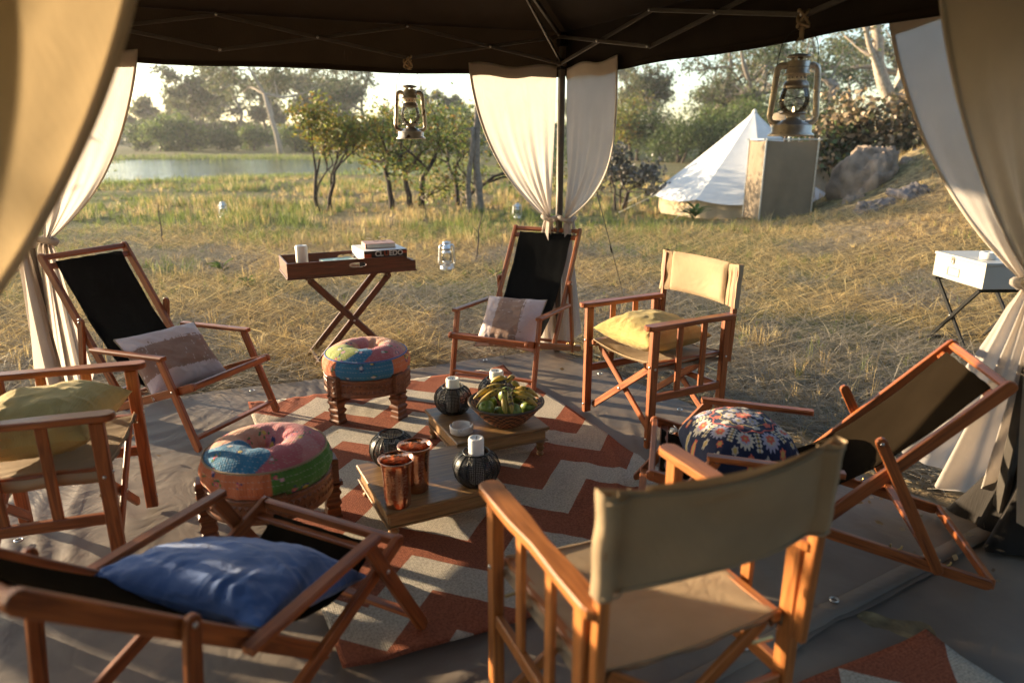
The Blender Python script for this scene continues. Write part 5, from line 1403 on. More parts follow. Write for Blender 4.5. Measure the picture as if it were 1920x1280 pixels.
# ---------------------------------------------------------------- lanterns
def lantern(label, x, y, z, rz, metal='lantern_bronze', dark='lantern_dark', lit=True, handle=True, group='storm lanterns', sc=1.0):
    c = thing('storm_lantern', label, 'lantern', (x, y, z), rz, group); c.scale = (sc, sc, sc)
    m = MB(); lathe(m, [(.0, .0), (.094, .0), (.096, .004), (.092, .010), (.083, .016), (.083, .043), (.079, .048), (.0, .048)], 40, True, None, False, False); m.build('fuel_tank', metal, c)
    m = MB(); lathe(m, [(.078, .0475), (.070, .053), (.052, .060), (.044, .066), (.030, .068), (.028, .086), (.033, .089), (.0, .090)], 36, True, None, False, False); m.build('burner', dark, c)
    m = MB(); lathe(m, [(.052, .0905), (.056, .094), (.052, .098), (.030, .098)], 32, True, None, False, False); m.build('globe_plate', dark, c)
    m = MB(); lathe(m, [(.036, .096), (.050, .108), (.060, .130), (.0625, .148), (.060, .168), (.053, .190), (.050, .199)], 36, True, None, False, False); m.build('glass_globe', 'lantern_glass', c)
    m = MB(); lathe(m, [(.0525, .197), (.0535, .203), (.052, .212), (.046, .222), (.041, .226), (.040, .2261)], 36, True, None, False, False); m.build('hood', dark, c)
    m = MB(); lathe(m, [(.040, .226), (.040, .250), (.053, .2505), (.055, .254), (.047, .259), (.047, .300), (.044, .305), (.034, .306)], 36, True, None, False, False); ch_ = m.build('chimney', metal, c)
    for k in range(14):
        a = 2 * math.pi * k / 14; m = MB(); lathe(m, [(.0001, 0), (.0032, 0), (.0032, .0012), (.0001, .0012)], 8, False, None, False, False)
        m.build('vent_hole', 'wick', ch_, Matrix.Translation((.0398 * math.cos(a), .0398 * math.sin(a), .238)) @ Matrix.Rotation(a, 4, 'Z') @ Matrix.Rotation(R(90), 4, 'Y'))
    m = MB(); lathe(m, [(.0472, .2785), (.0485, .280), (.0472, .2815)], 36, True, None, False, False); m.build('band', dark, ch_)
    for k in range(6):
        a = 2 * math.pi * k / 6; m = MB(); box(m, (.034, 0, .3125), (.002, .012, .015), .0004); m.build('cap_post', metal, c, Matrix.Rotation(a, 4, 'Z'))
    m = MB(); lathe(m, [(.030, .318), (.050, .319), (.0505, .321), (.044, .328), (.020, .333), (.0005, .334)], 36, True, None, False, False); m.build('cap', dark, c)
    m = MB(); tube(m, smooth_path([(-.014, 0, .331), (-.006, 0, .343), (.010, .002, .340), (.016, 0, .332)], 4), .0012, 5); m.build('cap_loop', 'black_metal', c)
    for s in (-1, 1):
        pts = smooth_path([(s * .044, 0, .285), (s * .062, 0, .288), (s * .077, 0, .279), (s * .083, 0, .258), (s * .088, 0, .18), (s * .094, 0, .10), (s * .095, 0, .078), (s * .086, 0, .060), (s * .068, 0, .055), (s * .052, 0, .056)], 5)
        m = MB(); tube(m, pts, [.0135 if i < len(pts) * .6 else .0115 for i in range(len(pts))], 12); tb = m.build('air_tube', metal, c)
        for q in (.24, .18, .12):
            xx = .083 + (.258 - q) * .070; m = MB(); lathe(m, [(.0128, -.0015), (.0142, 0), (.0128, .0015)], 14, True, None, False, False); m.build('band', dark, tb, Matrix.Translation((s * xx, 0, q)))
    # wire guard
    m = MB()
    for zz, r_ in ((.118, .062), (.150, .070)):
        tube(m, smooth_path([(r_ * math.cos(a) * 1.05, r_ * math.sin(a), zz + .012 * math.sin(a * 2 + zz * 40)) for a in np.linspace(0, 2 * math.pi, 17)], 3), .0013, 5, False)
    for s in (-1, 1): tube(m, [(s * .094, 0, .105), (s * .075, .006, .108), (s * .060, .004, .098), (s * .050, 0, .096)], .0013, 5)
    m.build('wire_guard', 'black_metal', c)
    if lit:
        m = MB(); lathe(m, [(.0005, .099), (.0042, .103), (.0050, .108), (.0030, .116), (.0004, .123)], 12, True, None, False, False); m.build('flame', 'flame', c)
    if handle:
        pts = smooth_path([(-.084, .012, .255), (-.080, .006, .33), (-.066, 0, .385), (-.035, 0, .422), (0, 0, .434), (.035, 0, .422), (.066, 0, .385), (.078, .006, .33), (.082, .012, .255)], 5)
        m = MB(); tube(m, pts, .0017, 6); m.build('bail_handle', 'black_metal', c)
    else:
        pts = smooth_path([(-.088, .0, .24), (-.110, .01, .17), (-.085, .06, .10), (0, .105, .09), (.085, .06, .10), (.110, .01, .17), (.088, 0, .24)], 5)
        m = MB(); tube(m, pts, .0017, 6); m.build('bail_handle', 'black_metal', c)
    return c
pR = PB + (PRt - PB) * (2 / 3); inR = Vector((dBR.y, -dBR.x)); inR = inR if inR.dot(cenv - PB) > 0 else -inR
l1 = pR + inR * .04
lantern('bronze storm lantern hanging at upper right in front of the tent', l1.x, l1.y, 1.615, R(-8), group='hanging storm lanterns', sc=1.0)
pLn = PB + (PL - PB) * (1 / 3); inL = Vector((-dLB.y, dLB.x)); inL = inL if inL.dot(cenv - PB) > 0 else -inL
l2 = pLn + inL * .04
lantern('bronze storm lantern hanging under the eave, left of the rear curtains', l2.x, l2.y, 1.605, R(18), group='hanging storm lanterns', sc=1.0)
def rope_knot(label, x, y, z, seed, tail=.06):
    r_ = random.Random(seed); c = thing('rope', label, 'rope', (x, y, z))
    m = MB(); pts = []
    for k in range(16):
        a = k * 1.35; pts.append((.022 * math.cos(a) + r_.uniform(-.008, .008), .018 * math.sin(a), .035 * math.sin(k * .8) + r_.uniform(-.008, .008)))
    tube(m, smooth_path(pts, 5), .0065, 7); m.build('knot', 'rope', c)
    m = MB(); tube(m, smooth_path([(0, 0, .0), (.004, .006, -.02), (0, 0, -.04), (.002, 0, -tail)], 4), .010, 8); ta = m.build('tail', 'rope', c)
    m = MB()
    for k in range(16):
        a = r_.uniform(0, 6.28); tube(m, [(.005 * math.cos(a), .005 * math.sin(a), -tail + .004), (.020 * math.cos(a), .020 * math.sin(a), -tail - .016)], [.0022, .0012], 4)
    m.build('fray', 'rope', ta)
rope_knot('frayed hemp rope tying the right lantern to the frame', l1.x, l1.y, 2.085, 3, .075)
rope_knot('knotted hemp rope above the left hanging lantern', l2.x, l2.y, 2.075, 8, .03)
def gl(label, x, y, sc=1.05, rz=0): lantern(label, x, y, gzs(x, y) - .015, rz, 'galvanised', 'galvanised', False, False, 'lanterns standing in the grass', sc)
gl('silver lantern standing in the grass beside the thin stake, nearest of those outside', -.84, 8.9, 1.08, R(20))
gl('small pale lantern in the grass far left, below the pond', -6.25, 15.2, 1.05, R(60))
gl('small lantern in the grass just left of the rear pole curtain', .115, 15.4, 1.0, R(10))

# ---------------------------------------------------------------- white box on a black folding stand
WX, WY = 3.76, 5.405
ws_ = thing('folding_stand', 'black metal folding stand with crossed legs under the white box', 'stand', (WX, WY, gzs(WX, WY) - .01), R(2))
for xx in (-.235, .215):
    bar('leg', (xx - .008, -.27, .52), (xx - .008, .24, 0), .016, .030, 'black_metal', ws_, ch=.002)
    bar('leg', (xx + .010, .27, .52), (xx + .010, -.24, 0), .016, .030, 'black_metal', ws_, ch=.002)
    bolt_at(ws_, (xx - .018, 0, .26), (-1, 0, 0))
for yy, zz in ((-.265, .515), (.265, .515), (-.235, .02), (.235, .02)):
    bar('cross_rail', (-.245, yy, zz), (.225, yy, zz), .018, .024, 'black_metal', ws_, ch=.002)
wb = thing('metal_box', 'cream white metal box with clasp and label holder on the black stand', 'box', (WX, WY, gzs(WX, WY) + .522), R(2))
m = MB(); box(m, (0, 0, .088), (.50, .60, .176), .004); m.build('body', 'box_paint', wb)
m = MB(); box(m, (0, 0, .187), (.512, .612, .024), .004); m.build('lid', 'box_paint', wb)
m = MB(); box(m, (-.2575, .07, .165), (.006, .028, .05), .001); hs = m.build('clasp', 'steel', wb)
m = MB(); tube(m, [(-.262 + .0, .07 + .010 * math.cos(a), .142 + .012 * math.sin(a)) for a in np.linspace(0, 6.283, 14)], .0025, 5, False); m.build('ring', 'steel', hs)
for (y0, z0, y1, z1) in ((.00, .04, .14, .04), (.00, .10, .14, .10), (.00, .04, .00, .10), (.14, .04, .14, .10)):
    bar('label_frame', (-.2525, y0 - .02, z0), (-.2525, y1 - .02, z1), .005, .006, 'steel', wb, up=(1, 0, 0), ch=.001)
pr_ = thing('paper_roll', 'small white roll standing on the white metal box', 'paper roll', (WX - .10, WY - .10, gzs(WX, WY) + .522 + .2))
m = MB(); lathe(m, [(.020, 0), (.052, 0), (.054, .004), (.054, .046), (.052, .05), (.020, .05), (.020, 0)], 28, True, None, False, False); m.build('paper', 'paper', pr_)
m = MB(); lathe(m, [(.0185, .001), (.0198, .001), (.0198, .049), (.0185, .049), (.0185, .001)], 20, True, None, False, False); m.build('core', 'book_cover', pr_)

# ---------------------------------------------------------------- tents
def bell_tent(x, y):
    c = thing('bell_tent', 'white bell tent with pale canvas walls standing in the grass', 'tent', (x, y, gzs(x, y) - .04))
    n = 10; ze, zap = .44, 2.42; re, rw = 2.45, 2.25
    off = R(9)
    for k in range(n):
        a0 = off + 2 * math.pi * k / n; a1 = off + 2 * math.pi * (k + 1) / n; rows = []
        for j in range(15):
            t = j / 14; row = []
            r0 = re * (1 - t); sag = .10 * math.sin(math.pi * t) * .8
            for i in range(9):
                s = i / 8; ax = (math.cos(a0) * (1 - s) + math.cos(a1) * s, math.sin(a0) * (1 - s) + math.sin(a1) * s)
                zz = ze + (zap - ze) * t ** 1.03 - sag * .5 - .04 * math.sin(math.pi * s) * (1 - t)
                row.append((ax[0] * max(r0, .03), ax[1] * max(r0, .03), zz - (.05 * math.sin(math.pi * s) if j == 0 else 0)))
            rows.append(row)
        grid_mesh('roof_panel', np.array(rows), 9, 15, 'tent_white', c)
        rows = []
        for j in range(6):
            t = j / 5; rows.append([((math.cos(a0) * (1 - s) + math.cos(a1) * s) * (rw + .012 * math.sin(s * 19 + k)), (math.sin(a0) * (1 - s) + math.sin(a1) * s) * (rw + .012 * math.sin(s * 19 + k)), (ze + .10) * (1 - t)) for s in np.linspace(0, 1, 14)])
        grid_mesh('wall_panel', np.array(rows), 14, 6, 'tent_tan', c)
        p_out = (math.cos(a0) * re, math.sin(a0) * re, ze); p_g = (math.cos(a0) * (re + .9), math.sin(a0) * (re + .9), 0.03)
        m = MB(); tube(m, [p_out, p_g], .006, 4); m.build('guy_line', 'paper', c)
    m = MB(); lathe(m, [(.05, zap - .06), (.07, zap - .04), (.05, zap + .02), (.015, zap + .06)], 12); m.build('peak_cap', 'tent_white', c)
    # door: an upright A shaped front towards the camera's right
    a = R(-62); M = Matrix.Rotation(a, 4, 'Z')
    m = MB(); m.add([(re * 1.02, -.95, 0), (re * 1.02, .95, 0), (re * .86, .70, .75), (re * .50, .0, 1.75), (re * .86, -.70, .75)], [(0, 1, 2, 3, 4)], False, M)
    m.build('door_panel', 'tent_tan', c)
    return c
bell_tent(5.95, 17.9)
def toilet_tent(x, y, rz):
    c = thing('canvas_screen', 'square tan canvas cubicle on a pole frame in front of the bell tent', 'tent', (x, y, gzs(x, y) - .03), rz)
    w, d, h = 1.05, .92, 1.60
    P = [(-w / 2, -d / 2), (w / 2, -d / 2), (w / 2, d / 2), (-w / 2, d / 2)]
    for i in range(4):
        a = P[i]; b = P[(i + 1) % 4]; rows = []
        for j in range(12):
            t = j / 11; row = []
            for s in np.linspace(0, 1, 22):
                nx, ny = (b[1] - a[1]), -(b[0] - a[0]); l_ = math.hypot(nx, ny)
                bul = ((.03 * math.sin(s * 5 + i * 2 + t * 3) + .006 * math.sin(s * 19 + i + t * 5)) * math.sin(math.pi * s) * (.4 + t) + .05 * math.sin(math.pi * t) * math.sin(math.pi * s)) / l_
                row.append((a[0] * (1 - s) + b[0] * s + nx * bul, a[1] * (1 - s) + b[1] * s + ny * bul, (h - .025 * math.sin(math.pi * s)) * (1 - t)))
            rows.append(row)
        grid_mesh('canvas_wall', np.array(rows), 22, 12, 'screen_tan', c)
        bar('pole', (a[0] * 1.02, a[1] * 1.02, 0), (a[0] * 1.02, a[1] * 1.02, h + .05), .028, .028, 'galvanised', c, up=(1, 0, 0))
        bar('top_rail', (a[0] * 1.02, a[1] * 1.02, h + .02), (b[0] * 1.02, b[1] * 1.02, h + .02), .03, .03, 'galvanised', c, ext=.06)
    bar('shower_pole', (w / 2 - .25, d / 2 - .1, .2), (w / 2 - .25, d / 2 - .1, 2.05), .04, .04, 'galvanised', c, up=(1, 0, 0))
    return c
toilet_tent(5.62, 14.95, R(2))
wbg = thing('water_bag', 'tan canvas water bag on a post behind the canvas cubicle', 'water bag', (6.02, 15.9, gzs(6.02, 15.9)))
hb_ = 1.98 - gzs(6.02, 15.9)
bar('post', (0, 0, -.1), (0, 0, hb_), .05, .05, 'dry_stick', wbg, up=(1, 0, 0))
m = MB(); lathe(m, [(.02, hb_ - .22), (.20, hb_ - .20), (.34, hb_ - .10), (.38, hb_ + .04), (.33, hb_ + .15), (.20, hb_ + .21), (.02, hb_ + .23)], 28); m.build('bag', 'screen_tan', wbg)
m = MB(); tube(m, [(.382 * math.cos(a), .382 * math.sin(a), hb_ + .04) for a in np.linspace(0, 6.283, 30)], .012, 6, False); m.build('band', 'rope', wbg)

# ---------------------------------------------------------------- termite mound boulders
def boulder(label, x, y, zc, s, seed, mat, n=48):
    u = np.linspace(0, math.pi, n)[:, None]; v = np.linspace(0, 2 * math.pi, 2 * n)[None, :]
    X = np.sin(u) * np.cos(v); Y = np.sin(u) * np.sin(v); Z = np.cos(u) + 0 * v
    f = fbm(X * 1.6 + seed * 3.1 + 9, Z * 1.6 + Y * 1.1 + 7, 4) - .46; g = fbm(Y * 4 + seed + 3, Z * 4 + X * 3 + 11, 3) - .44
    h3 = fbm(X * 11 + seed, Z * 11 + Y * 9, 3) - .44
    rid = np.abs(fbm(Y * 3 + X * 2 + seed * 2, Z * 3.4 + seed, 3) - .47)
    k = 1 + .75 * f + .45 * g + .22 * h3 - .9 * np.clip(.10 - rid, 0, .1)
    o = grid_mesh('boulder', np.stack([X * k * s[0], Y * k * s[1], Z * k * s[2]], -1), 2 * n, n, mat); o.location = (x, y, zc); o.rotation_euler = (0, 0, seed)
    return tag(o, label, 'boulder', 'boulders on the mound')
boulder('large weathered earth boulder on the left flank of the mound', 7.45, 14.7, .40, (.72, .62, .98), 2, 'boulder_earth')
boulder('broken earth boulder half buried beside the large one', 8.35, 14.6, .70, (.50, .45, .50), 12, 'boulder_earth')
boulder('low crumbling lump of earth at the foot of the large boulder', 7.0, 14.2, .22, (.42, .36, .30), 14, 'boulder_earth')
boulder('dark rounded boulder on the mound, right one of the low pair', 7.30, 12.9, .46, (.52, .42, .36), 5, 'boulder_grey')
boulder('flat grey boulder on the mound, left one of the low pair', 6.62, 12.8, .28, (.55, .40, .30), 7, 'boulder_grey')
boulder('small boulder high on the mound near the right curtain', 9.4, 16.0, 1.25, (.5, .4, .25), 9, 'boulder_grey')

# ---------------------------------------------------------------- plants
def leaf_mesh(name, C, size, cols, mat, parent, r, flat=.0, aspect=.5):
    n = len(C); d = r.normal(size=(n, 3)); d[:, 2] *= (1 - flat); d /= np.linalg.norm(d, axis=1)[:, None] + 1e-9
    e = r.normal(size=(n, 3)); e -= (e * d).sum(1)[:, None] * d; e /= np.linalg.norm(e, axis=1)[:, None] + 1e-9
    s = size[:, None]
    V = np.stack([C - d * s * .5, C + e * s * aspect * .5, C + d * s * .5, C - e * s * aspect * .5], 1).reshape(-1, 3)
    F = np.arange(4 * n).reshape(-1, 4)
    return np_mesh(name, V, F, mat, parent, np.repeat(cols, 4, 0))
def pal(r, n, cols, jit=.18):
    c = np.array(cols)[r.integers(0, len(cols), n)]
    return np.clip(c * (1 + jit * r.normal(size=(n, 1))), .004, .9)
def grow(r, p, d, ln, rad, lvl, mx, tubes, tips, wig=.25, up=.12, split=(2, 4), spread=.75, shrink=.72):
    n = 5; pts = [p]; q = p.copy(); dd = d / np.linalg.norm(d)
    for i in range(n):
        dd = dd + r.normal(size=3) * wig * .5 + np.array([0, 0, up * (.4 if lvl else .8)]); dd /= np.linalg.norm(dd)
        q = q + dd * ln / n; pts.append(q.copy())
    rr = [rad * (1 - .42 * i / n) for i in range(n + 1)]
    tubes.append((pts, rr, lvl))
    if lvl >= mx:
        for k in range(2, n + 1): tips.append(pts[k])
        return
    if lvl >= mx - 1:
        tips.append(pts[-1]); tips.append(pts[-2])
    for k in range(r.integers(split[0], split[1] + 1)):
        st = pts[-1] if k < 2 else pts[r.integers(2, n + 1)]
        nd = dd + r.normal(size=3) * spread; nd[2] = nd[2] * .7 + up; nd /= np.linalg.norm(nd)
        grow(r, np.array(st), nd, ln * shrink * r.uniform(.75, 1.15), rad * .58 * r.uniform(.75, 1.05), lvl + 1, mx, tubes, tips, wig, up, split, spread, shrink)
def tree(name, label, x, y, h, seed, cols, cat='tree', group=None, trunk_h=.38, trunk_r=.03, lean=(0, 0), nleaf=30, lsize=.3, clump=.5, bark='bark_grey', mx=3, up=.10, spread=.75, split=(2, 4), wig=.25, leafm='leaf', stems=1, flat=.2, aspect=.55, shrink=.72, zoff=0.0, rz=0):
    r = np.random.default_rng(seed); tubes = []; tips = []
    for s in range(stems):
        a = r.random() * 6.28
        d0 = np.array([lean[0] + (.35 * math.cos(a) if stems > 1 else 0), lean[1] + (.35 * math.sin(a) if stems > 1 else 0), 1.0])
        p0 = np.array([(.03 * h * math.cos(a) if stems > 1 else 0), (.03 * h * math.sin(a) if stems > 1 else 0), -.05 * h * .5])
        grow(r, p0, d0, h * trunk_h, h * trunk_r * (1 if stems == 1 else .75), 0, mx, tubes, tips, wig, up, split, spread, shrink)
    tips = np.array(tips); zmax = tips[:, 2].max() + clump * .5; k = h / zmax
    root = thing(name, label, cat, (x, y, gzs(x, y) + zoff), rz, group)
    m = MB()
    for pts, rr, lvl in tubes:
        tube(m, [tuple(p * k) for p in pts], [max(q * k, .004) for q in rr], 9 if lvl == 0 else (6 if lvl == 1 else 4), lvl == 0)
    m.build('trunk', bark, root)
    T = np.repeat(tips * k, nleaf, 0); n = len(T)
    g = r.normal(size=(n, 3)) * clump * np.array([1, 1, .7])
    C = T + g
    leaf_mesh('crown', C, lsize * r.uniform(.6, 1.3, n), pal(r, n, cols), leafm, root, r, flat, aspect)
    return root
GREY = [(.085, .105, .045), (.115, .130, .058), (.070, .092, .040), (.13, .135, .062), (.14, .120, .068)]
DEEP = [(.055, .090, .026), (.080, .115, .034), (.045, .072, .022), (.10, .125, .040)]
YELL = [(.22, .225, .040), (.16, .19, .040), (.27, .23, .045), (.11, .145, .03), (.25, .15, .04)]
MIDG = [(.095, .15, .032), (.14, .19, .046), (.070, .115, .028), (.17, .195, .055)]
BRNZ = [(.22, .155, .085), (.15, .135, .07), (.28, .19, .11), (.10, .10, .045), (.32, .23, .13)]
def bx_(u, Y): return (u - 960) / 1300 * (Y * .9546 + .45)      # world x of picture column u at distance Y
GT = 'tall trees beyond the pond'
def far(u, Y, h, seed, label, cols=GREY, **kw):
    a = dict(nleaf=24, lsize=.46 * Y / 100, clump=.55 * h / 13, trunk_h=.36, group=GT, cat='tree', spread=.85, bark='bark_grey'); a.update(kw)
    return tree('savanna_tree', label, bx_(u, Y), Y, h, seed, cols, **a)
far(372, 118, 13.2, 21, 'broad rounded grey green tree, leftmost beyond the pond', stems=2, split=(3, 4))
far(318, 128, 9.0, 22, 'lower tree filling the gap left of the broad rounded one', split=(3, 4))
far(452, 112, 12.0, 23, 'slim tree with a dark straight trunk right of the broad one', trunk_h=.45)
far(524, 82, 13.8, 24, 'tall tree with a pale bare trunk at the far bank of the pond', trunk_h=.52, bark='bark_pale', trunk_r=.024, lean=(-.10, 0), split=(3, 4))
far(600, 125, 14.5, 25, 'tall crown behind the pale trunked tree', split=(3, 4))
far(690, 105, 13.6, 26, 'tall tree with a single trunk left of the hanging lantern', trunk_h=.45, split=(3, 4))
far(560, 150, 15.0, 27, 'hazy far crown behind the small bush by the bank', split=(3, 4))
far(800, 150, 11.0, 28, 'hazy tree right behind the left hanging lantern', split=(3, 4))
far(860, 140, 9.5, 29, 'hazy tree just left of the rear curtains', split=(3, 4))
far(745, 160, 11.0, 30, 'hazy tree behind the lantern and the single trunked tree', split=(3, 4))
far(1180, 120, 14.0, 31, 'grey green tree just right of the rear curtains', split=(3, 4))
far(1335, 62, 13.0, 32, 'wide spreading tree with dark limbs behind the bell tent', trunk_h=.26, split=(3, 4), spread=1.05, trunk_r=.03, up=.06)
far(1245, 75, 9.5, 33, 'tree with an arching limb left of the spreading one', trunk_h=.3, split=(3, 4), spread=1.0)
far(1460, 80, 13.5, 34, 'tree behind the right hanging lantern', split=(3, 4), cols=DEEP + GREY)
far(1530, 55, 10.0, 35, 'dark green tree right of the hanging lantern', split=(3, 4), cols=DEEP)
far(1580, 95, 15.0, 36, 'tall dark tree far behind the mound', split=(3, 4), cols=DEEP + GREY)
far(1700, 70, 14.0, 37, 'tall tree behind the right curtain', split=(3, 4))
far(1100, 150, 12.0, 38, 'far tree partly hidden by the rear curtains', split=(3, 4))
far(412, 150, 13.5, 40, 'far hazy crown between the broad tree and the slim one', split=(3, 4))
far(640, 135, 14.0, 42, 'far tree whose crown meets the single trunked tree', split=(3, 4))
far(500, 145, 14.0, 43, 'far hazy tree just left of the pale trunk', split=(3, 4))
far(250, 140, 8.5, 39, 'low far tree beside the left curtain', split=(3, 4))
# the big bare limbed tree at right, its trunk lit by the sun
tree('limbed_tree', 'big tree with sunlit twisting orange brown limbs behind the mound', bx_(1650, 26), 26, 12.0, 49, GREY + BRNZ, trunk_h=.34, trunk_r=.030, split=(3, 4), spread=.75, nleaf=14, lsize=.16, clump=.42, bark='bark_pale', wig=.42, up=.26, stems=1)
# bushes at the far bank
GB = 'bushes along the far bank'
BUSH = ((250, 100, 4.0, DEEP, 0), (300, 96, 4.8, MIDG, 0), (345, 100, 5.5, MIDG, 0), (420, 98, 3.2, DEEP, 0), (470, 104, 3.6, MIDG, 0), (560, 92, 4.0, MIDG, 0), (610, 98, 5.0, YELL, 0), (655, 95, 4.2, DEEP, 0), (725, 90, 5.0, DEEP, 0), (770, 92, 6.0, MIDG, 0), (820, 88, 5.0, MIDG, 0), (865, 85, 6.0, MIDG, 0),
                                (1160, 62, 4.6, MIDG, 0), (1195, 58, 5.2, YELL, 0), (1235, 56, 4.2, DEEP, 0), (1275, 52, 3.6, DEEP, 0), (1310, 60, 4.6, MIDG, 0), (1390, 55, 5.0, MIDG, 0), (1440, 50, 4.5, DEEP, 0), (1500, 48, 4.6, DEEP, 0), (1560, 46, 4.2, DEEP + BRNZ, 0), (1110, 66, 5.0, DEEP, 0))
BU = [q[0] for q in BUSH]
for i, (u, Y, h, cs_, w) in enumerate(BUSH):
    shade = 'yellowish' if cs_ is YELL else 'dark green' if cs_ is DEEP else 'bronze green' if len(cs_) > 5 else 'mid green'
    ORD = ('first', 'second', 'third', 'fourth', 'fifth', 'sixth', 'seventh', 'eighth', 'ninth', 'tenth', 'eleventh', 'twelfth')
    us = BU[:12] if i < 12 else BU[12:]; rank = sorted(us).index(u)
    lab = '%s bush, %s from the left in the row %s' % (shade, ORD[rank], 'beyond the pond' if i < 12 else 'behind the bell tent')
    tree('bush', lab, bx_(u, Y), Y, h, 60 + i, cs_, cat='bush', group='bushes beyond the pond' if i < 12 else 'bushes behind the bell tent', trunk_h=.22, trunk_r=.02, nleaf=26, lsize=.32 * Y / 80, clump=.55, stems=3, mx=2, split=(3, 4), spread=1.1, bark='bark_dark')
# bushes and small trees on the near bank
tree('small_tree', 'small crooked tree with yellow green leaves in front of the pond', -4.5, 16.8, 2.75, 183, YELL, trunk_h=.36, trunk_r=.024, nleaf=8, lsize=.095, clump=.14, bark='bark_dark', stems=2, mx=3, split=(3, 4), spread=.42, wig=.45, up=.32, group='small trees on the near bank')
tree('small_tree', 'bushier small tree with dark trunk below the left hanging lantern', -2.30, 17.1, 2.75, 85, YELL + MIDG, trunk_h=.34, trunk_r=.034, nleaf=8, lsize=.095, clump=.18, bark='bark_dark', stems=2, mx=3, split=(3, 4), spread=.95, wig=.45, up=.12, group='small trees on the near bank')
tree('small_tree', 'thin small tree leaning beside the bushier one', -2.95, 17.3, 2.6, 87, YELL, trunk_h=.36, trunk_r=.022, nleaf=7, lsize=.09, clump=.16, bark='bark_dark', stems=1, mx=3, split=(3, 4), spread=.85, wig=.45, up=.14, group='small trees on the near bank')
tree('small_tree', 'sparse small tree between the lantern and the dead trunks', -1.45, 18.2, 2.7, 88, YELL + MIDG, trunk_h=.30, trunk_r=.020, nleaf=6, lsize=.09, clump=.18, bark='bark_dark', stems=2, mx=3, split=(3, 4), spread=1.0, wig=.4, up=.10, group='small trees on the near bank')
tree('grey_bush', 'grey leaved bush right of the rear curtains', 2.85, 18.6, 1.75, 89, [(.13, .12, .105), (.17, .155, .135), (.09, .09, .075), (.07, .075, .05)], cat='bush', trunk_h=.20, trunk_r=.018, nleaf=7, lsize=.12, clump=.13, bark='bark_dark', stems=4, mx=3, split=(2, 3), spread=.75, up=.20, leafm='leaf_gloss', aspect=.7)
tree('bronze_bush', 'spreading bush with bronze shining leaves on top of the mound', 8.9, 17.6, 2.6, 90, BRNZ, cat='bush', trunk_h=.26, trunk_r=.022, nleaf=16, lsize=.15, clump=.24, bark='bark_dark', stems=4, mx=3, split=(3, 3), spread=1.1, wig=.35, up=.06, leafm='leaf_gloss', aspect=.7, zoff=-.5)
tree('bronze_bush', 'smaller bronze leaved bush left of the large boulder', 7.2, 17.6, 2.1, 91, BRNZ + DEEP, cat='bush', trunk_h=.30, trunk_r=.022, nleaf=12, lsize=.14, clump=.2, bark='bark_dark', stems=3, mx=2, split=(3, 4), spread=.9, leafm='leaf_gloss', aspect=.7)
# shade trees out of the picture on the sunward side: their sparse crowns dapple the lounge
def sunward(s_, D): return (.39 * s_ - .92 * D, .92 * s_ + .39 * D)
x_, y_ = sunward(1.75, 8.0)
tree('shade_tree', 'sparse young tree standing outside the left edge of the picture', x_, y_, 3.0, 141, MIDG, trunk_h=.22, trunk_r=.016, nleaf=5, lsize=.12, clump=.14, bark='bark_dark', stems=2, mx=3, split=(3, 3), spread=.9, wig=.3, up=.12, group='shade trees left of the gazebo')
# dead trunks
def dead_trunk(label, x, y, h, r0, seed, lean):
    r = np.random.default_rng(seed); c = thing('dead_trunk', label, 'tree trunk', (x, y, gzs(x, y)), 0, 'dead grey trunks')
    pts = [Vector((lean[0] * t + .03 * math.sin(t * 7 + seed), lean[1] * t, -.1 + h * t)) for t in np.linspace(0, 1, 12)]
    m = MB(); tube(m, pts, [r0 * (1 - .35 * t) * (1 + .12 * math.sin(t * 23 + seed)) for t in np.linspace(0, 1, 12)], 12); m.build('trunk', 'bark_grey', c)
    for k in range(2):
        a = r.random() * 6.28; b = pts[8 + k]; m = MB()
        tube(m, smooth_path([b, b + Vector((.12 * math.cos(a), .12 * math.sin(a), .08)), b + Vector((.3 * math.cos(a), .3 * math.sin(a), .12))], 4), [.035, .03, .028, .025, .02, .018, .015, .012, .008], 6); m.build('stub', 'bark_grey', c)
dead_trunk('tall dead grey trunk just left of the rear curtains', -.78, 16.4, 2.55, .105, 1, (-.02, 0))
dead_trunk('thinner dead trunk leaning against the taller one', -1.02, 16.3, 2.0, .07, 2, (.12, 0))
def stick(label, x, y, h, lean, seed):
    r = random.Random(seed); c = thing('stick', label, 'stick', (x, y, gzs(x, y)))
    pts = smooth_path([(0, 0, -.05), (lean * .3 + .01, 0, h * .4), (lean * .6 - .01, .01, h * .7), (lean, 0, h)], 4); m = MB()
    tube(m, pts, [.014 - .008 * i / len(pts) for i in range(len(pts))], 6); m.build('stem', 'dry_stick', c)
    for k in range(3):
        b = pts[5 + 2 * k]; m = MB(); tube(m, [b, b + Vector((r.choice((-1, 1)) * .07, r.uniform(-.04, .04), .08))], [.006, .003], 5); m.build('twig', 'dry_stick', c)
stick('dark thin stake in the grass right of the silver lantern', -.50, 9.4, .62, .10, 1)
stick('thin bare twig standing in the grass at far left', -5.65, 11.2, .62, .02, 2)
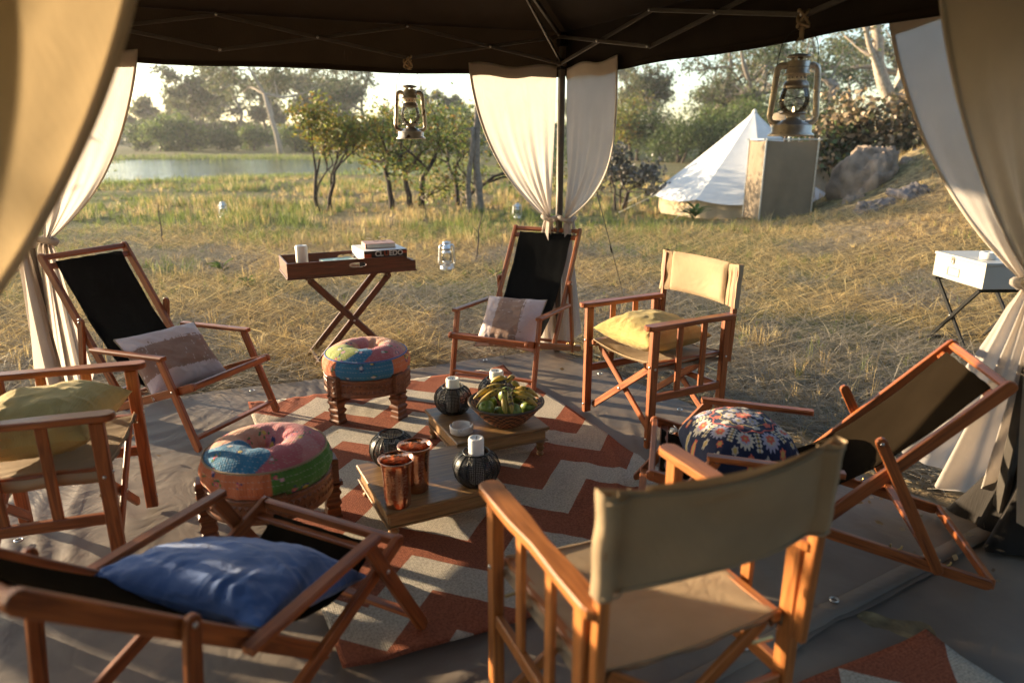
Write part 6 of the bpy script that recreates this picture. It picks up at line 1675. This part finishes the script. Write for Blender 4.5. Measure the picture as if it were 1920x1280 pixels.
def leafy(label, x, y, h, n, seed, col=(.12, .20, .035)):
    r = np.random.default_rng(seed); c = thing('seedling', label, 'plant', (x, y, gzs(x, y)), 0, 'young green plants in the grass')
    for k in range(n):
        a = r.random() * 6.28; t = r.uniform(.25, 1); b = Vector((.02 * math.cos(a), .02 * math.sin(a), h * .45 * t)); d = Vector((math.cos(a), math.sin(a), r.uniform(.2, 1.1))).normalized()
        s = d.cross(Vector((0, 0, 1))).normalized(); ln = h * r.uniform(.45, .75); w = ln * .28
        V = [b]
        m = MB(); vs = []
        for q, ww in ((0, .15), (.35, .9), (.65, 1), (1, .02)):
            p = b + d * ln * q + Vector((0, 0, -ln * .25 * q * q)); vs += [p - s * w * ww * .5, p + Vector((0, 0, -.012)), p + s * w * ww * .5]
        fs = []
        for q in range(3):
            for e in range(2): fs.append((q * 3 + e, q * 3 + e + 1, q * 3 + 4 + e, q * 3 + 3 + e))
        m.add(vs, fs, True); v_ = r.uniform(.75, 1.3); m.col = [tuple(x_ * v_ for x_ in col)] * len(vs); m.build('leaf', 'leaf', c)
    m = MB(); tube(m, [(0, 0, -.02), (.01, 0, h * .5)], .006, 5); m.build('stem', 'dry_stick', c)
leafy('bright green seedling left of the tray in the grass', -3.65, 8.65, .24, 12, 1)
leafy('low green plant in the grass below the first seedling', -3.0, 7.75, .16, 14, 2, (.10, .17, .04))
leafy('green sapling in front of the bell tent wall', 4.02, 15.4, .62, 22, 3, (.07, .13, .025))
leafy('small green tuft in the grass right of the silver lantern', -.2, 8.3, .16, 9, 4)
leafy('tiny green plant at the foot of the silver lantern', -.55, 8.4, .12, 8, 5)

# ---------------------------------------------------------------- grass, reeds, litter
def blades(name, X, Y, h, w, leanv, cols, mat='grass', z0=None, segs=2, curl=.5):
    n = len(X); Zb = gz(X, Y) if z0 is None else z0
    Zb = np.where(Y < 6.2, np.minimum(Zb, 0), Zb) - .01
    a = rng.random(n) * 6.283; wx, wy = np.cos(a) * w * .5, np.sin(a) * w * .5
    B = np.stack([X, Y, Zb], 1); wv = np.stack([wx, wy, 0 * wx], 1)
    up = np.sqrt(np.clip(1 - (leanv ** 2).sum(1), .02, 1))
    D = np.stack([leanv[:, 0], leanv[:, 1], up], 1) * h[:, None]
    M1 = B + D * .55 * np.stack([np.full(n, 1 - curl), np.full(n, 1 - curl), np.ones(n)], 1)
    Tp = B + D
    Tp[:, 2] -= curl * .15 * h
    if segs == 2:
        V = np.stack([B - wv, B + wv, M1 + wv * .8, M1 - wv * .8, Tp + wv * .12, Tp - wv * .12], 1).reshape(-1, 3)
        i = np.arange(n)[:, None] * 6; F = np.concatenate([i + np.array([[0, 1, 2, 3]]), i + np.array([[3, 2, 4, 5]])], 0); kk = 6
    else:
        V = np.stack([B - wv, B + wv, Tp + wv * .15, Tp - wv * .15], 1).reshape(-1, 3); i = np.arange(n)[:, None] * 4; F = i + np.array([[0, 1, 2, 3]]); kk = 4
    o = np_mesh(name, V, F, mat, None, np.repeat(cols, kk, 0))
    return o
tarp = [(PL.x, PL.y), (PB.x, PB.y), (PRb.x + .15, PRb.y - .1), (1.4, 1.0), (PF.x, PF.y)]
def inside(X, Y, poly, grow_=0.0):
    c = np.zeros(len(X), bool); n = len(poly); cx = sum(p[0] for p in poly) / n; cy = sum(p[1] for p in poly) / n
    P = [(cx + (p[0] - cx) * (1 + grow_), cy + (p[1] - cy) * (1 + grow_)) for p in poly]
    for i in range(n):
        x0, y0 = P[i]; x1, y1 = P[i - 1]
        hit = ((y0 > Y) != (y1 > Y)) & (X < (x1 - x0) * (Y - y0) / (y1 - y0 + 1e-12) + x0); c ^= hit
    return c
def field(n, y0, y1, wide=.86, pw=1.0):
    Y = y0 + (y1 - y0) * rng.random(n) ** pw; X = (rng.random(n) * 2 - 1) * (wide * Y + 1.2)
    k = ~inside(X, Y, tarp, .02)
    k &= pond_d(X, Y) < .0
    k &= (np.hypot(X - 5.95, Y - 17.9) > 2.2)
    return X[k], Y[k]
STR = np.array([(.62, .46, .21), (.55, .39, .16), (.47, .34, .15), (.66, .52, .26), (.38, .275, .13)])
GRN = np.array([(.15, .20, .045), (.21, .25, .065), (.11, .155, .035), (.27, .29, .09)])
def mixcol(X, Y, bias=0.0):
    g = np.clip(greenness(X, Y) + bias + .15 * rng.normal(size=len(X)), 0, 1)
    pick = rng.random(len(X)) < g
    c = np.where(pick[:, None], GRN[rng.integers(0, len(GRN), len(X))], STR[rng.integers(0, len(STR), len(X))])
    return c * (1 + .15 * rng.normal(size=(len(X), 1)))
# flattened straw
X, Y = field(95000, 3.0, 13, .86, 1.15); n = len(X)
th = rng.random(n) * 6.283; q = rng.uniform(.90, .985, n)
o = blades('flattened_straw', X, Y, rng.uniform(.14, .42, n), rng.uniform(.004, .009, n), np.stack([np.cos(th) * q, np.sin(th) * q], 1), np.where((fbm(X * .7 + 2, Y * .7 + 6, 3) < .40)[:, None], np.array([[.30, .26, .20]]), STR[rng.integers(0, 5, n)]) * (.80 + .4 * rng.random((n, 1))), z0=gz(X, Y) + rng.random(n) ** 2 * .07, curl=.1)
tag(o, 'matted dry straw lying flat on the ground outside the gazebo', 'straw', kind='stuff')
# standing grass, rooted in tufts with bare ground between
def tufts(nt_, y0, y1, per, pw=.95):
    X, Y = field(nt_, y0, y1, .86, pw); n = len(X)
    cl = fbm(X * .9 + 5, Y * .9 + 2, 3) * .6 + fbm(X * .33 + 15, Y * .33 + 21, 2) * .45; tall = np.clip((cl - .38) * 5.0, 0, 1)
    k = rng.random(n) < (.15 + .85 * tall) * np.clip(.30 + (Y - 4) / 6, .30, 1); X, Y, tall = X[k], Y[k], tall[k]; n = len(X)
    size = (.45 + .75 * rng.random(n)) * (.55 + .75 * tall) * (1 + .55 * np.clip((Y - 8) / 10, 0, 1))
    cols = mixcol(X, Y, .05)
    X = np.repeat(X, per); Y = np.repeat(Y, per); size = np.repeat(size, per); cols = np.repeat(cols, per, 0); n = len(X)
    th = rng.random(n) * 6.283; r0 = rng.random(n) ** .6 * .045 * size
    q = np.clip(np.abs(rng.normal(.30, .26, n)), 0, .93)
    h = size * rng.uniform(.07, .20, n)
    w = rng.uniform(.003, .0055, n) * (1 + .11 * np.clip(Y - 6, 0, 16))
    return blades('grass', X + r0 * np.cos(th), Y + r0 * np.sin(th), h, w, np.stack([np.cos(th) * q, np.sin(th) * q], 1), cols * (.8 + .4 * rng.random((n, 1))), curl=.55)
o = tufts(34000, 3.4, 31, 9)
tag(o, 'dry golden and green grass covering the ground around the gazebo', 'grass', kind='stuff')
# reeds and lush grass at the pond edge, both banks
X = rng.uniform(-60, 22, 160000); Y = rng.uniform(19, 95, 160000); p = pond_d(X, Y)
isl = (fbm(X * .22 + 50, Y * .34 + 31, 2) > .60)
keep = ((p > -.30) & ((p < .035) | isl) & (rng.random(len(X)) < np.where(isl & (p > .035), 1.0, np.clip(1.1 - np.abs(p + .05) * 3.2, .05, 1)))) & (np.hypot(X - 5.95, Y - 17.9) > 2.6)
X, Y = X[keep], Y[keep]; n = len(X); th = rng.random(n) * 6.283; q = np.abs(rng.normal(0, .28, n)).clip(0, .8)
cl = fbm(X * .5, Y * .5, 3)
o = blades('reeds', X, Y, (.16 + .45 * np.clip(cl - .34, 0, .6) * rng.random(n) * 1.5) * (1 + .8 * (Y > 45)), rng.uniform(.012, .03, n) * (1 + .6 * (Y > 40)), np.stack([np.cos(th) * q, np.sin(th) * q], 1), mixcol(X, Y, .35), segs=2, z0=np.maximum(gz(X, Y), -.15))
tag(o, 'green reeds and sedge along the banks of the pond', 'reeds', kind='stuff')
# brush that closes the view at the far end of the plain
X = rng.uniform(-190, 190, 26000); Y = rng.uniform(165, 215, 26000); n = len(X)
hb = 2.5 + 7.0 * fbm(X * .035 + 3, Y * .01, 3)
C = np.stack([X, Y, hb * rng.random(n) ** .8], 1)
tag(leaf_mesh('far_woodland', C, rng.uniform(.8, 1.9, n), pal(rng, n, GREY + MIDG), 'leaf', None, rng, .2, .8), 'hazy woodland closing the view at the far end of the plain', 'woodland', kind='stuff')
# unseen wood added behind the camera to cut sky light on the lounge
a_ = rng.uniform(R(35), R(215), 16000); d_ = rng.uniform(13, 21, 16000); n = len(a_)
C = np.stack([d_ * np.sin(a_), 1 + d_ * np.cos(a_), 5.0 * rng.random(n) * (.6 + .8 * fbm(a_ * 6, d_ * .2, 2))], 1)
kp = ~((C[:, 1] > 2) & (C[:, 0] < C[:, 1] * .95 + 2)); C = C[kp]; n = len(C)
tag(leaf_mesh('sky_blocker_wood', C, rng.uniform(.5, 1.1, n), pal(rng, n, DEEP + GREY), 'leaf', None, rng, .2, .8), 'dense green wood, unseen, added behind the camera to block sky light', 'woodland', kind='stuff')
# fallen leaves on the sheet and by the right deck chair
X = np.concatenate([rng.uniform(-2.4, 1.7, 16), rng.uniform(1.5, 2.6, 220)]); Y = np.concatenate([rng.uniform(1.2, 4.8, 16), rng.uniform(2.2, 4.2, 220)]); n = len(X)
C = np.stack([X, Y, np.where(inside(X, Y, tarp), .040, .02 + .02 * rng.random(n))], 1)
tag(leaf_mesh('leaf_litter', C, rng.uniform(.015, .045, n), pal(rng, n, [(.35, .26, .15), (.22, .15, .08), (.42, .34, .22)]), 'leaf', None, rng, .9, .6), 'scattered dry leaves on the sheet and the ground beside it', 'leaves', kind='stuff')

# ---------------------------------------------------------------- evening haze over the plain
m = MB(); box(m, (0, 300, 8.5), (2600, 2700, 20.0), .01); hz = m.mesh('haze')
hm, nt, out = _new('haze_air')
pv = N(nt, 'ShaderNodeVolumePrincipled'); pv.inputs['Color'].default_value = (.92, .93, .95, 1); pv.inputs['Density'].default_value = 0.0006; pv.inputs['Anisotropy'].default_value = 0.25
L(nt, pv.outputs[0], out.inputs['Volume'])
hz.materials.append(hm); tag(link('haze', hz), 'thin pale evening haze hanging over the plain', 'haze', kind='stuff')
